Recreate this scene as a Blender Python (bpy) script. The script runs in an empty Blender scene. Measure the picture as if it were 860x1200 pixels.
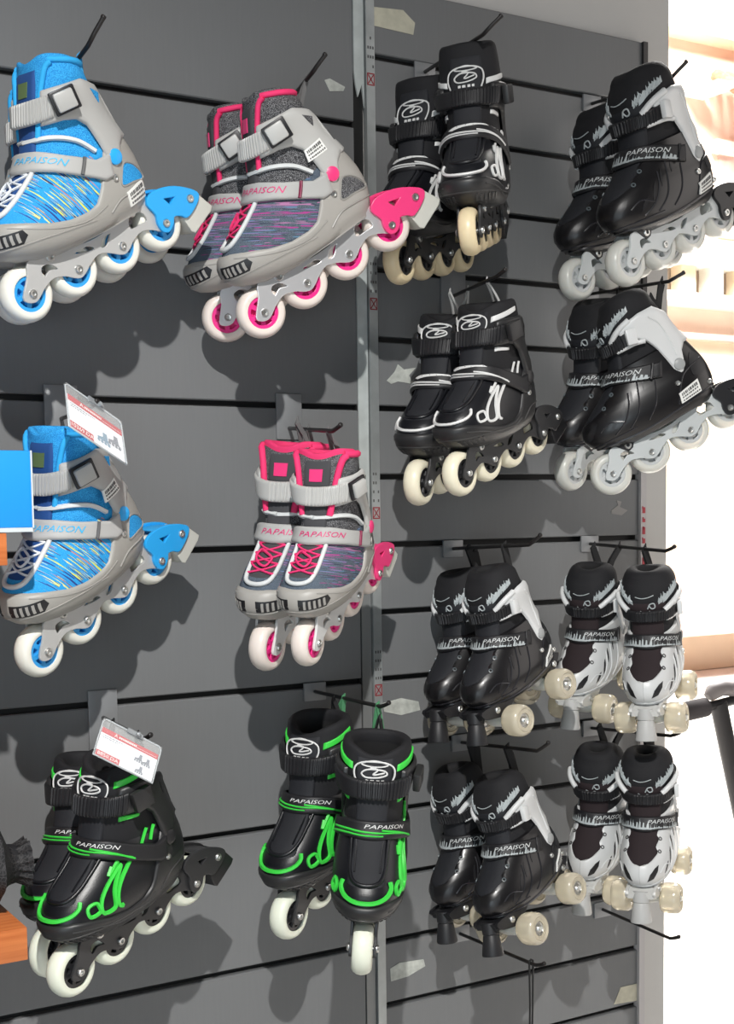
import bpy, bmesh, math, random
import numpy as np
from mathutils import Vector, Matrix, Euler
random.seed(5)
C = bpy.context.scene.collection
KEY, DAY, FILL, SUN, WORLD = 225, 11, 1.5, 1450, .085
Z0 = 1.5                      # height of the slatwall reference slot above the shop floor
PI = math.pi

# ------------------------------------------------------------------ materials
MATS = {}
def mat(name, col, rough=.5, metal=0., trans=0., coat=0., sss=0., bump=0., bscale=400., spec=.5, alpha=1., var=0.):
    if name in MATS: return MATS[name]
    m = bpy.data.materials.new(name); m.use_nodes = True
    nt = m.node_tree; p = nt.nodes['Principled BSDF']
    p.inputs['Base Color'].default_value = (*col, 1); p.inputs['Roughness'].default_value = rough
    p.inputs['Metallic'].default_value = metal; p.inputs['Transmission Weight'].default_value = trans
    p.inputs['Coat Weight'].default_value = coat; p.inputs['Specular IOR Level'].default_value = spec
    p.inputs['Alpha'].default_value = alpha
    if sss:
        p.inputs['Subsurface Weight'].default_value = sss; p.inputs['Subsurface Radius'].default_value = (.01, .008, .006)
    tc = nt.nodes.new('ShaderNodeTexCoord')
    nz = nt.nodes.new('ShaderNodeTexNoise'); nz.inputs['Scale'].default_value = bscale; nz.inputs['Detail'].default_value = 3
    nt.links.new(tc.outputs['Object'], nz.inputs['Vector'])
    if bump:
        b = nt.nodes.new('ShaderNodeBump'); b.inputs['Strength'].default_value = bump; b.inputs['Distance'].default_value = .001
        nt.links.new(nz.outputs['Fac'], b.inputs['Height']); nt.links.new(b.outputs['Normal'], p.inputs['Normal'])
    if var:
        r = nt.nodes.new('ShaderNodeValToRGB'); e = r.color_ramp.elements
        e[0].position = .3; e[1].position = .7
        e[0].color = (*[c * (1 - var) for c in col], 1); e[1].color = (*[min(1, c * (1 + var)) for c in col], 1)
        nt.links.new(nz.outputs['Fac'], r.inputs['Fac']); nt.links.new(r.outputs['Color'], p.inputs['Base Color'])
    MATS[name] = m
    return m

def knit(name, dark, light, scale=900., thr=.5, streaks=None, sdir=(.44, .9), sfreq=260., base2=None):
    """heathered knit; streaks: (color list) printed as fine parallel dashes over the side of the upper"""
    m = bpy.data.materials.new(name); m.use_nodes = True; nt = m.node_tree; N = nt.nodes; L = nt.links
    p = N['Principled BSDF']; p.inputs['Roughness'].default_value = .85; p.inputs['Specular IOR Level'].default_value = .2
    tc = N.new('ShaderNodeTexCoord'); nz = N.new('ShaderNodeTexNoise'); nz.inputs['Scale'].default_value = scale; nz.inputs['Detail'].default_value = 1
    L.new(tc.outputs['Object'], nz.inputs['Vector'])
    r = N.new('ShaderNodeValToRGB'); e = r.color_ramp.elements
    e[0].position = thr - .06; e[1].position = thr + .08; e[0].color = (*dark, 1); e[1].color = (*light, 1)
    L.new(nz.outputs['Fac'], r.inputs['Fac'])
    col = r.outputs['Color']
    if streaks:
        def math_(op, a, b=None):
            n = N.new('ShaderNodeMath'); n.operation = op
            for i, v in enumerate((a, b)):
                if v is None: continue
                if isinstance(v, (int, float)): n.inputs[i].default_value = v
                else: L.new(v, n.inputs[i])
            return n.outputs[0]
        s = N.new('ShaderNodeSeparateXYZ'); L.new(tc.outputs['Object'], s.inputs[0]); X, Y, Zc = s.outputs
        along = math_('ADD', math_('MULTIPLY', X, sdir[0]), math_('MULTIPLY', Zc, sdir[1]))
        across = math_('SUBTRACT', math_('MULTIPLY', X, sdir[1]), math_('MULTIPLY', Zc, sdir[0]))
        cv = N.new('ShaderNodeCombineXYZ')
        L.new(math_('MULTIPLY', along, 45.), cv.inputs[0]); L.new(math_('MULTIPLY', across, sfreq), cv.inputs[1])
        n2 = N.new('ShaderNodeTexNoise'); n2.inputs['Scale'].default_value = 1.; n2.inputs['Detail'].default_value = 0; L.new(cv.outputs[0], n2.inputs['Vector'])
        on = math_('GREATER_THAN', n2.outputs['Fac'], .53)
        cv2 = N.new('ShaderNodeCombineXYZ'); L.new(math_('MULTIPLY', along, 8.), cv2.inputs[0]); L.new(math_('MULTIPLY', across, sfreq * .5), cv2.inputs[1])
        n3 = N.new('ShaderNodeTexNoise'); n3.inputs['Scale'].default_value = 1.; n3.inputs['Detail'].default_value = 0; L.new(cv2.outputs[0], n3.inputs['Vector'])
        r2 = N.new('ShaderNodeValToRGB'); r2.color_ramp.interpolation = 'CONSTANT'; el = r2.color_ramp.elements
        k = len(streaks)
        for i, sc in enumerate(streaks):
            pos = 0 if i == 0 else .3 + .4 * i / k
            q = el[0] if i == 0 else (el[1] if i == 1 else el.new(pos))
            q.position = pos; q.color = (*sc, 1)
        L.new(n3.outputs['Fac'], r2.inputs['Fac'])
        side = math_('GREATER_THAN', math_('ABSOLUTE', Y), .018)
        zone = math_('MULTIPLY', math_('GREATER_THAN', X, -.03), math_('LESS_THAN', math_('ADD', X, math_('MULTIPLY', n3.outputs['Fac'], .05)), .098))
        zone = math_('MULTIPLY', zone, math_('MULTIPLY', side, math_('LESS_THAN', Zc, .112)))
        mx = N.new('ShaderNodeMix'); mx.data_type = 'RGBA'
        L.new(math_('MULTIPLY', on, zone), mx.inputs['Factor']); L.new(col, mx.inputs['A']); L.new(r2.outputs['Color'], mx.inputs['B'])
        col = mx.outputs['Result']
    L.new(col, p.inputs['Base Color'])
    b = N.new('ShaderNodeBump'); b.inputs['Strength'].default_value = .35; b.inputs['Distance'].default_value = .001
    L.new(nz.outputs['Fac'], b.inputs['Height']); L.new(b.outputs['Normal'], p.inputs['Normal'])
    return m

# ------------------------------------------------------------------ mesh helpers
class MB:
    def __init__(self): self.v = []; self.f = []; self.m = []
    def add(self, vs, fs, mi=0):
        o = len(self.v); self.v += [tuple(map(float, p)) for p in vs]; self.f += [tuple(i + o for i in f) for f in fs]; self.m += [mi] * len(fs)
    def box(self, c, s, rot=None, mi=0):
        c = Vector(c); vs = []
        for x in (-.5, .5):
            for y in (-.5, .5):
                for z in (-.5, .5):
                    p = Vector((x * s[0], y * s[1], z * s[2]))
                    if rot is not None: p = rot @ p
                    vs.append(p + c)
        self.add(vs, [(0, 1, 3, 2), (4, 6, 7, 5), (0, 4, 5, 1), (2, 3, 7, 6), (0, 2, 6, 4), (1, 5, 7, 3)], mi)
    def tube(self, path, r, n=8, closed=False, mi=0, flat=None):
        P = [Vector(p) for p in path]; k = len(P); rs = r if hasattr(r, '__len__') else [r] * k
        vs = []; up = Vector((.13, .21, .97)); prev = None
        for i in range(k):
            a = P[(i - 1) % k] if (closed or i) else P[0]; b = P[(i + 1) % k] if (closed or i < k - 1) else P[-1]
            t = (b - a).normalized() if (b - a).length > 1e-9 else Vector((1, 0, 0))
            if prev is None:
                q = up if abs(t.dot(up)) < .9 else Vector((1, 0, 0)); u = t.cross(q).normalized()
            else:
                u = (prev - t * prev.dot(t))
                u = u.normalized() if u.length > 1e-6 else t.orthogonal().normalized()
            prev = u; w = t.cross(u)
            for j in range(n):
                an = 2 * PI * j / n; vs.append(P[i] + (u * math.cos(an) + w * math.sin(an)) * rs[i])
        fs = []
        for i in range(k if closed else k - 1):
            for j in range(n):
                a = i * n + j; b = i * n + (j + 1) % n; i2 = (i + 1) % k; fs.append((a, b, i2 * n + (j + 1) % n, i2 * n + j))
        if not closed: fs += [tuple(range(n))[::-1], tuple(range((k - 1) * n, k * n))]
        self.add(vs, fs, mi)
    def strip(self, path, wid, th, up, mi=0):
        """flat strap following path; wid along the direction 'up x tangent' """
        P = [Vector(p) for p in path]; vs = []; up = Vector(up)
        for i, p in enumerate(P):
            t = (P[min(i + 1, len(P) - 1)] - P[max(i - 1, 0)]).normalized(); s = t.cross(up)
            s = s.normalized() if s.length > 1e-6 else t.orthogonal().normalized(); n = s.cross(t)
            for a, b in ((-1, -1), (1, -1), (1, 1), (-1, 1)): vs.append(p + s * a * wid / 2 + n * b * th / 2)
        fs = []
        for i in range(len(P) - 1):
            for j in range(4): a = i * 4 + j; b = i * 4 + (j + 1) % 4; fs.append((a, b, b + 4, a + 4))
        fs += [(3, 2, 1, 0), tuple(range((len(P) - 1) * 4, len(P) * 4))]
        self.add(vs, fs, mi)
    def lathe(self, prof, c=(0, 0, 0), axis='y', n=28, mi=0, closed=False, direction=None):
        """prof = [(radius, position along axis)]"""
        c = Vector(c)
        if direction is not None: q = Vector(direction).normalized(); R = q.to_track_quat('Z', 'Y').to_matrix()
        vs = []
        for r, h in prof:
            for j in range(n):
                a = 2 * PI * j / n; x, y = r * math.cos(a), r * math.sin(a)
                if direction is not None: p = R @ Vector((x, y, h))
                elif axis == 'y': p = Vector((x, h, -y))
                elif axis == 'z': p = Vector((x, y, h))
                else: p = Vector((h, x, y))
                vs.append(c + p)
        fs = []; k = len(prof)
        for i in range(k if closed else k - 1):
            for j in range(n):
                i2 = (i + 1) % k; fs.append((i * n + j, i * n + (j + 1) % n, i2 * n + (j + 1) % n, i2 * n + j))
        if not closed: fs += [tuple(range(n))[::-1], tuple(range((k - 1) * n, k * n))]
        self.add(vs, fs, mi)
    def build(self, name, mats, parent=None, smooth=35, bevel=0, split=False):
        if split:
            par = list(range(len(self.v)))
            def find(i):
                while par[i] != i: par[i] = par[par[i]]; i = par[i]
                return i
            for f in self.f:
                for q in f[1:]: par[find(q)] = find(f[0])
            groups = {}
            for f, m_ in zip(self.f, self.m): groups.setdefault(find(f[0]), []).append((f, m_))
            o = None
            for g in groups.values():
                ids = sorted({i for f, _ in g for i in f}); mp = {i: k for k, i in enumerate(ids)}; b = MB()
                b.v = [self.v[i] for i in ids]; b.f = [tuple(mp[i] for i in f) for f, _ in g]; b.m = [m_ for _, m_ in g]
                o = b.build(name, mats, parent, smooth, bevel)
            return o
        me = bpy.data.meshes.new(name); me.from_pydata(self.v, [], self.f)
        mats = mats if isinstance(mats, (list, tuple)) else [mats]
        for m in mats: me.materials.append(m)
        me.polygons.foreach_set('material_index', self.m)
        bm = bmesh.new(); bm.from_mesh(me); bmesh.ops.recalc_face_normals(bm, faces=bm.faces)
        if bevel: bmesh.ops.bevel(bm, geom=[e for e in bm.edges if len(e.link_faces) == 2 and e.calc_face_angle(0) > .6], offset=bevel, segments=2, affect='EDGES', profile=.5)
        bm.to_mesh(me); bm.free()
        if smooth:
            me.shade_smooth(); me.set_sharp_from_angle(angle=math.radians(smooth))
        o = bpy.data.objects.new(name, me); C.objects.link(o)
        if parent: o.parent = parent
        return o

def tag(o, label=None, cat=None, group=None, kind=None):
    if label: o['label'] = label
    if cat: o['category'] = cat
    if group: o['group'] = group
    if kind: o['kind'] = kind
    return o
def empty(name, loc=(0, 0, 0)):
    o = bpy.data.objects.new(name, None); C.objects.link(o); o.location = loc; o.empty_display_size = .05; return o
def dup_tree(o, parent=None, skip=()):
    c = o.copy(); C.objects.link(c); c.parent = parent
    for ch in list(o.children):
        if any(ch.name.startswith(s) for s in skip): continue
        dup_tree(ch, c, skip)
    return c

def curve_mesh(make):
    cu = bpy.data.curves.new('tmp', make[0]); 
    if make[0] == 'CURVE':
        _, loops, half, bev = make
        cu.dimensions = '2D'; cu.fill_mode = 'BOTH'; cu.extrude = half; cu.bevel_depth = bev; cu.bevel_resolution = 1
        for lp in loops:
            s = cu.splines.new('POLY'); s.points.add(len(lp) - 1); s.use_cyclic_u = True
            for q, (x, y) in zip(s.points, lp): q.co = (x, y, 0, 1)
    else:
        _, txt, size, ext = make
        cu.body = txt; cu.size = size; cu.extrude = ext; cu.align_x = 'CENTER'; cu.align_y = 'CENTER'; cu.resolution_u = 2
    o = bpy.data.objects.new('tmp', cu); C.objects.link(o)
    dg = bpy.context.evaluated_depsgraph_get(); me = bpy.data.meshes.new_from_object(o.evaluated_get(dg))
    V = [tuple(v.co) for v in me.vertices]; F = [tuple(p.vertices) for p in me.polygons]
    bpy.data.objects.remove(o); bpy.data.curves.remove(cu); bpy.data.meshes.remove(me)
    return V, F
_tx = {}
def text_mesh(txt):
    if txt not in _tx: _tx[txt] = curve_mesh(('FONT', txt, 1., 0.))
    return _tx[txt]
def plate(mb, loops, half, y=0., bev=.0006, mi=0):
    V, F = curve_mesh(('CURVE', loops, half, bev)); mb.add([(x, y + z, v) for x, v, z in V], F, mi)
def circ(cx, cy, r, n=16, a0=0, a1=2 * PI): return [(cx + r * math.cos(a0 + (a1 - a0) * i / n), cy + r * math.sin(a0 + (a1 - a0) * i / n)) for i in range(n)]
def spline(pts, n=6, closed=True):
    """smooth closed outline through the points (Catmull-Rom)"""
    k = len(pts); out = []
    for i in range(k if closed else k - 1):
        p0, p1, p2, p3 = [np.array(pts[(i + d) % k] if closed else pts[min(max(i + d, 0), k - 1)], float) for d in (-1, 0, 1, 2)]
        for j in range(n):
            t = j / n; out.append(tuple(.5 * ((2 * p1) + (-p0 + p2) * t + (2 * p0 - 5 * p1 + 4 * p2 - p3) * t * t + (-p0 + 3 * p1 - 3 * p2 + p3) * t ** 3)))
    if not closed: out.append(tuple(pts[-1]))
    return out

# ------------------------------------------------------------------ boot surface (skate frame: +x toe, +y outer side, z up from axle line, metres)
class Boot:
    def __init__(s, z, xf, xb, w, egg):
        s.T = [np.array(a, float) / 1000 for a in (z, xf, xb, w)] + [np.array(egg, float)]
        s.zmin, s.zmax = s.T[0][0], s.T[0][-1]
        zz = s.T[0]; s.M = []
        for a in s.T[1:]:
            d = np.diff(a) / np.diff(zz); m = np.r_[d[0], (d[:-1] + d[1:]) / 2, d[-1]]; s.M.append(m)
    def tab(s, k, z):
        zz = s.T[0]; a = s.T[k]; m = s.M[k - 1]; z = np.clip(z, zz[0], zz[-1])
        i = np.clip(np.searchsorted(zz, z, side='right') - 1, 0, len(zz) - 2)
        h = zz[i + 1] - zz[i]; t = (z - zz[i]) / h
        return a[i] * (1 + 2 * t) * (1 - t) ** 2 + m[i] * h * t * (1 - t) ** 2 + a[i + 1] * t * t * (3 - 2 * t) + m[i + 1] * h * t * t * (t - 1)
    def raw(s, th, z):
        th = np.asarray(th, float); z = np.asarray(z, float)
        xf, xb, w, e = (s.tab(k, z) for k in (1, 2, 3, 4)); c, sn = np.cos(th), np.sin(th)
        x = (xf + xb) / 2 + (xf - xb) / 2 * np.sign(c) * np.abs(c) ** .92
        y = w * np.sign(sn) * np.abs(sn) ** .85 * (1 + e * c)
        return np.stack([x, y, z + 0 * x], -1)
    def P(s, th, z, off=0.):
        th = np.asarray(th, float); z = np.asarray(z, float); z = z + 0 * th; th = th + 0 * z
        p = s.raw(th, z)
        a = s.raw(th + .03, z) - s.raw(th - .03, z); b = s.raw(th, np.minimum(z + .002, s.zmax)) - s.raw(th, np.maximum(z - .002, s.zmin))
        n = np.cross(a, b); n /= np.linalg.norm(n, axis=-1, keepdims=True) + 1e-12
        return p + n * np.asarray(off)[..., None]
    def th_at(s, x, z, side=1):
        xf, xb = s.tab(1, z), s.tab(2, z); c = np.clip((x - (xf + xb) / 2) / ((xf - xb) / 2), -1, 1)
        return side * np.arccos(np.sign(c) * np.abs(c) ** (1 / .92))
    def side(s, x, z, off=0., sd=1): return s.P(s.th_at(np.asarray(x, float), np.asarray(z, float), sd), z, off)
    def zsolve(s, f, th):
        zs = np.linspace(s.zmin, s.zmax, 220); x = s.raw(th, zs)[:, 0]; g = zs - f(x)
        i = np.argmax(g >= 0) if (g >= 0).any() else len(zs) - 1
        if i == 0: return zs[0]
        t = g[i - 1] / (g[i - 1] - g[i]); return zs[i - 1] + (zs[i] - zs[i - 1]) * min(max(t, 0), 1)

def curve_fn(pts):
    xs = np.array([p[0] for p in pts], float) / 1000; zs = np.array([p[1] for p in pts], float) / 1000; o = np.argsort(xs); xs, zs = xs[o], zs[o]
    return lambda x: np.interp(x, xs, zs)
TN = [0, .03, .1, .2, .35, .5, .65, .8, .9, .97, 1]
TF = [-.25, .6, 1, 1, 1, 1, 1, 1, 1, .6, -.25]
class Band:
    """raised patch of the boot surface between two side-view curves"""
    def __init__(s, boot, lo, hi, th0=-PI, th1=PI, nth=72):
        s.b = boot; s.th = np.linspace(th0, th1, nth + 1); s.wrap = abs(th1 - th0 - 2 * PI) < 1e-6
        s.lo = np.array([boot.zsolve(lo, t) for t in s.th]); s.hi = np.array([boot.zsolve(hi, t) for t in s.th]); s.hi = np.maximum(s.hi, s.lo + .0005)
    def pt(s, th, t, off):
        lo = np.interp(th, s.th, s.lo); hi = np.interp(th, s.th, s.hi); return s.b.P(th, lo + (hi - lo) * t, off)
    def mesh(s, mb, off, thick, rib=0, ribn=60, mi=0, ribth=None, base=None):
        TFl = TF if base is None else [base] + TF[1:]
        rows = []; nt = len(s.th)
        for t, f in zip(TN, TFl):
            e = np.ones(nt)
            if not s.wrap:
                e[0] = e[-1] = -.25
                if nt > 8: e[1] = e[-2] = .7
            o = off + thick * np.where((f < 0) | (e < 0), -.25, f * e)
            if rib and f > .5:
                r_ = rib * (np.sin(s.th * ribn) > 0)
                if ribth: r_ = r_ * ((s.th > ribth[0]) & (s.th < ribth[1]))
                o = o + r_
            rows.append(s.b.P(s.th, s.lo + (s.hi - s.lo) * t, o))
        G = np.array(rows); k = len(TN); m = nt - 1 if s.wrap else nt
        vs = [G[i, j] for i in range(k) for j in range(m)]; fs = []
        for i in range(k - 1):
            for j in range(nt - 1):
                j2 = (j + 1) % m; fs.append((i * m + j, i * m + j2, (i + 1) * m + j2, (i + 1) * m + j))
        mb.add(vs, fs, mi)

def decal(mb, boot, poly, off, sd=1, mi=0, thick=.0012, cell=.006):
    """outline poly [(x,z) mm] laid on the side of the boot as a thin raised patch"""
    bm = bmesh.new(); vs = [bm.verts.new((x / 1000, z / 1000, 0)) for x, z in poly]; bm.faces.new(vs)
    bmesh.ops.triangulate(bm, faces=bm.faces[:])
    for _ in range(3):
        es = [e for e in bm.edges if e.calc_length() > cell]
        if not es: break
        bmesh.ops.subdivide_edges(bm, edges=es, cuts=1); bmesh.ops.triangulate(bm, faces=bm.faces[:])
    bm.verts.index_update(); V = [v.co.copy() for v in bm.verts]; F = [tuple(v.index for v in f.verts) for f in bm.faces]
    bd = [(e.verts[0].index, e.verts[1].index) for e in bm.edges if len(e.link_faces) == 1]; bm.free()
    A = np.array([(v.x, v.y) for v in V]); top = boot.side(A[:, 0], A[:, 1], off, sd); bot = boot.side(A[:, 0], A[:, 1], off - thick - .001, sd)
    n = len(V); mb.add(list(top) + list(bot), F + [(a, b, b + n, a + n) for a, b in bd], mi)
def refine(poly, cell):
    bm = bmesh.new(); vs = [bm.verts.new((u, v, 0)) for u, v in poly]; bm.faces.new(vs)
    bmesh.ops.triangulate(bm, faces=bm.faces[:])
    for _ in range(3):
        es = [e for e in bm.edges if e.calc_length() > cell]
        if not es: break
        bmesh.ops.subdivide_edges(bm, edges=es, cuts=1); bmesh.ops.triangulate(bm, faces=bm.faces[:])
    bm.verts.index_update(); V = np.array([(v.co.x, v.co.y) for v in bm.verts]); F = [tuple(v.index for v in f.verts) for f in bm.faces]
    bd = [(e.verts[0].index, e.verts[1].index) for e in bm.edges if len(e.link_faces) == 1]; bm.free()
    return V, F, bd
def decal_tz(mb, boot, poly, off, mi=0):
    """thin raised patch given in (theta, z mm)"""
    A, F, bd = refine([(t, z / 60) for t, z in poly], .11); A = A * np.array([1, 60]); top = boot.P(A[:, 0], A[:, 1] / 1000, off); bot = boot.P(A[:, 0], A[:, 1] / 1000, off - .002); n = len(A)
    mb.add(list(top) + list(bot), F + [(a, b, b + n, a + n) for a, b in bd], mi)
def line_tz(mb, boot, pts, off, r=.0012, mi=0, n=5, closed=False, nn=6):
    """raised piping along (theta, z mm) points"""
    S = spline(pts, nn, closed); A = np.array(S); P = boot.P(A[:, 0], A[:, 1] / 1000, off); mb.tube([tuple(p) for p in P], r, n, closed, mi)
def line_xz(mb, boot, pts, off, r=.0012, sd=1, mi=0, n=5, closed=False, nn=6):
    S = spline(pts, nn, closed); A = np.array(S) / 1000; P = boot.side(A[:, 0], A[:, 1], off, sd); mb.tube([tuple(p) for p in P], r, n, closed, mi)
def text_band(mb, band, txt, size, th0, t0, off, mi=0, shear=.25, squash=1.):
    V, F = text_mesh(txt); d = np.linalg.norm(band.pt(th0 + .05, .5, 0) - band.pt(th0 - .05, .5, 0)) / .1
    out = []
    for x, y, _ in V:
        u = (x + y * shear) * size * squash; th = th0 + u / d; h = np.interp(th, band.th, band.hi) - np.interp(th, band.th, band.lo)
        out.append(band.pt(th, t0 + y * size / h, off))
    mb.add(out, F, mi)

# ------------------------------------------------------------------ rolling gear
WR = .031
def add_bolt(mb, c, r=.0048, h=.003, sd=1, mi=0):
    x, y, z = c
    mb.lathe([(r, 0), (r, h * .6 * sd), (r * .8, h * sd), (r * .5, h * sd), (r * .45, h * .3 * sd), (0.0002, h * .3 * sd)], (x, y, z), 'y', 12, mi)
def inline_wheel(parent, x, mt, mh, mbolt, spokes=6, spin=0):
    b = MB()
    b.lathe([(.0195, -.0105), (.024, -.0118), (.0275, -.0098), (.0300, -.0055), (WR, 0), (.0300, .0055), (.0275, .0098), (.024, .0118), (.0195, .0105), (.0188, .006), (.0188, -.006)], (0, 0, 0), 'y', 36, closed=True)
    w = b.build('wheel', mt, parent, 50); w.location = (x, 0, 0); w.rotation_euler = (0, spin, 0)
    h = MB(); loops = [circ(0, 0, .0193, 32)]
    for i in range(spokes):
        a = 2 * PI * (i + .15) / spokes; a2 = 2 * PI * (i + .85) / spokes
        loops.append([(.0155 * math.cos(a + (a2 - a) * t), .0155 * math.sin(a + (a2 - a) * t)) for t in (0, .25, .5, .75, 1)] + [(.0085 * math.cos(a2 - .1), .0085 * math.sin(a2 - .1)), (.0085 * math.cos(a + .1), .0085 * math.sin(a + .1))])
    plate(h, loops, .0085); h.lathe([(.0193, -.001), (.0193, .001)], n=24)
    h.build('hub', mh, w, 40)
    k = MB(); k.lathe([(.0002, -.0167), (.0021, -.0167), (.0024, -.0186), (.0038, -.0188), (.0048, -.0176), (.0048, -.0158), (.003, -.0155), (.003, .0155), (.0048, .0158), (.0048, .0176), (.0038, .0188), (.0024, .0186), (.0021, .0167), (.0002, .0167)], n=12)
    k.build('axle_bolt', mbolt, w, 40)
    return w
AX = (.0975, .0325, -.0325, -.0975)
FRAME = spline([(109, 1), (106.5, -6), (98, -9), (90, -6), (80, 0), (65, 4.5), (50, 0), (41, -6), (32.5, -9), (24, -6), (14, 0), (0, 4.5), (-14, 0), (-24, -6), (-32.5, -9), (-41, -6), (-50, 0), (-65, 4.5), (-80, 0), (-90, -6),
                (-98, -9), (-106, -5), (-106, 4), (-98, 14), (-90, 27), (-80, 37), (-60, 37), (-44, 35), (-34, 28), (-15, 22), (12, 22), (28, 27), (45, 33), (72, 34), (87, 31), (94, 18)], 3)
HOLES = [[(76, 9), (66, 13), (55, 10), (63, 20), (75, 20)], [(30, 17), (12, 12), (2, 12), (10, 18)], [(-12, 17), (-6, 9), (-14, 8), (-24, 17), (-24, 19)], [(-52, 12), (-66, 11), (-78, 12), (-74, 24), (-56, 24)]]
def inline_frame(parent, mf, mbolt, mmount=None):
    b = MB(); mm = lambda L: [(x / 1000, y / 1000) for x, y in L]
    loops = [mm(FRAME)] + [mm(spline(h, 3)) for h in HOLES]
    for s_ in (-1, 1): plate(b, loops, .0012, s_ * .0140)
    for x0, x1 in ((.045, .076), (-.082, -.046)): b.box(((x0 + x1) / 2, 0, .031), (x1 - x0, .027, .006))
    f = b.build('frame', mf, parent, 40)
    k = MB()
    for s_ in (-1, 1):
        for x, z in ((.059, .026), (-.061, .028)): add_bolt(k, (x, .0155 * s_, z), .0055, .003, s_)
    k.build('mounting_bolt', mbolt, f, 40, split=True)
    if mmount:
        k = MB()
        for s_ in (-1, 1): plate(k, [mm([(76, 34), (44, 34), (54, 20), (62, 18)])], .0008, s_ * .0158)
        k.build('mount_plate', mmount, f, 40, split=True)
    return f
def inline_brake(parent, mh, mp, mbolt):
    mm = lambda L: [(x / 1000, y / 1000) for x, y in L]
    b = MB(); out = mm(spline([(-90, -6), (-98, -9.5), (-107, -4), (-112, 3), (-122, 0), (-130, -5), (-148, 3), (-156, 12), (-148, 21), (-128, 32), (-108, 37), (-92, 36), (-84, 28), (-90, 14), (-88, 4)], 3))
    hole = mm([(-106, 27), (-126, 22), (-112, 16)])
    for s_ in (-1, 1): plate(b, [out, hole], .0014, s_ * .0178, .001)
    plate(b, [mm(spline([(-112, 4), (-124, 2), (-148, 6), (-153, 12), (-146, 19), (-128, 29), (-110, 34), (-120, 22)], 3))], .016)
    h = b.build('brake_housing', mh, parent, 40)
    k = MB(); plate(k, [mm([(-152, 15), (-158, 10), (-170, -8), (-166, -12), (-135, -25), (-131, -22), (-127, -5), (-132, -1), (-146, 5)])], .0145, 0, .0015)
    k.build('brake_pad', mp, parent, 40)
    k = MB()
    for s_ in (-1, 1):
        add_bolt(k, (-.142, .0195 * s_, .012), .005, .003, s_); add_bolt(k, (-.0975, .0195 * s_, 0), .005, .003, s_)
    k.build('brake_bolt', mbolt, h, 40, split=True)

ZT = [28, 36, 46, 56, 66, 76, 84, 92, 102, 112, 124, 138, 152, 165, 180, 192, 200]
XF = [58, 86, 104, 111, 111, 105, 94, 78, 59, 42, 29, 19, 12, 5, -3, -10, -14]
XB = [-80, -88, -93, -96, -97, -97, -96, -94, -91, -88, -84, -80, -78, -77, -76, -73, -71]
WW = [28, 35, 39, 41, 41, 40, 38.5, 37, 36, 35, 34.5, 34.5, 36, 39, 41, 41.5, 41]
EG = [.1, .12, .12, .12, .12, .1, .08, .04, 0, 0, 0, 0, 0, 0, 0, 0, 0]
BOOT = Boot(ZT + [214], XF + [-24], XB + [-70], WW + [38], EG + [0])
ZT2 = ZT[:-1] + [204, 212]; XF2 = [55, 80, 97, 104, 104, 98, 88, 74, 57, 42, 31, 24, 19, 17, 18, 15, 8, 0]; XB2 = XB[:-1] + [-72, -70]; WW2 = WW[:-3] + [43, 43.5, 42, 39]; EG2 = [-.02] * 6 + [0] * 12
XFB = [58, 86, 104, 111, 111, 105, 94, 78, 59, 43, 32, 25, 19, 13, 6, -1, -6]
BOOTB = Boot(ZT, XFB, XB, WW, EG); BOOTT = Boot(ZT + [214, 230], XFB + [-7, -9], XB + [-70, -70], WW + [40, 38], EG + [0, 0])
BOOTC = Boot(ZT2, XF2, XB2, WW2, EG2)

def body(parent, boot, mliner, minner, closed_dome=False, zlo=.030, name='liner', notch=0., drop=.005, rim=49):
    """padded inner boot with a rolled collar and a hollow inside"""
    b = MB(); nt = 64; th = np.linspace(-PI, PI, nt + 1)[:-1]
    ztop = (boot.zmax - .003 + .003 * np.sin(th) ** 2 - drop * (1 - np.cos(th)) / 2) - notch * np.exp(-(th / .5) ** 2)
    rows = []
    for t in np.linspace(0, 1, 46): rows.append(boot.P(th, zlo + (ztop - zlo) * t, 0.))
    top = rows[-1]; cen = top.mean(0)
    for sc, dz in (((.94, .005), (.85, .010), (.72, .0135), (.58, .0142), (.44, .0125), (.36, .006), (.32, -.02)) if closed_dome else ((.97, .004), (.90, .0065), (.80, .006), (.72, .002), (.68, -.008), (.62, -.04), (.55, -.07))):
        r = cen + (top - cen) * np.array([sc, sc, 1]); r[:, 2] = top[:, 2] + dz; rows.append(r)
    m = nt
    for i, r in enumerate(rows): b.v += [tuple(p) for p in r]
    for i in range(len(rows) - 1):
        for j in range(m):
            b.f.append((i * m + j, i * m + (j + 1) % m, (i + 1) * m + (j + 1) % m, (i + 1) * m + j)); b.m.append(1 if i > rim else 0)
    b.f.append(tuple(range(m))[::-1]); b.m.append(0); b.f.append(tuple(range((len(rows) - 1) * m, len(rows) * m))); b.m.append(1)
    return b.build(name, [mliner, minner], parent, 60), ztop, th

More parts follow.
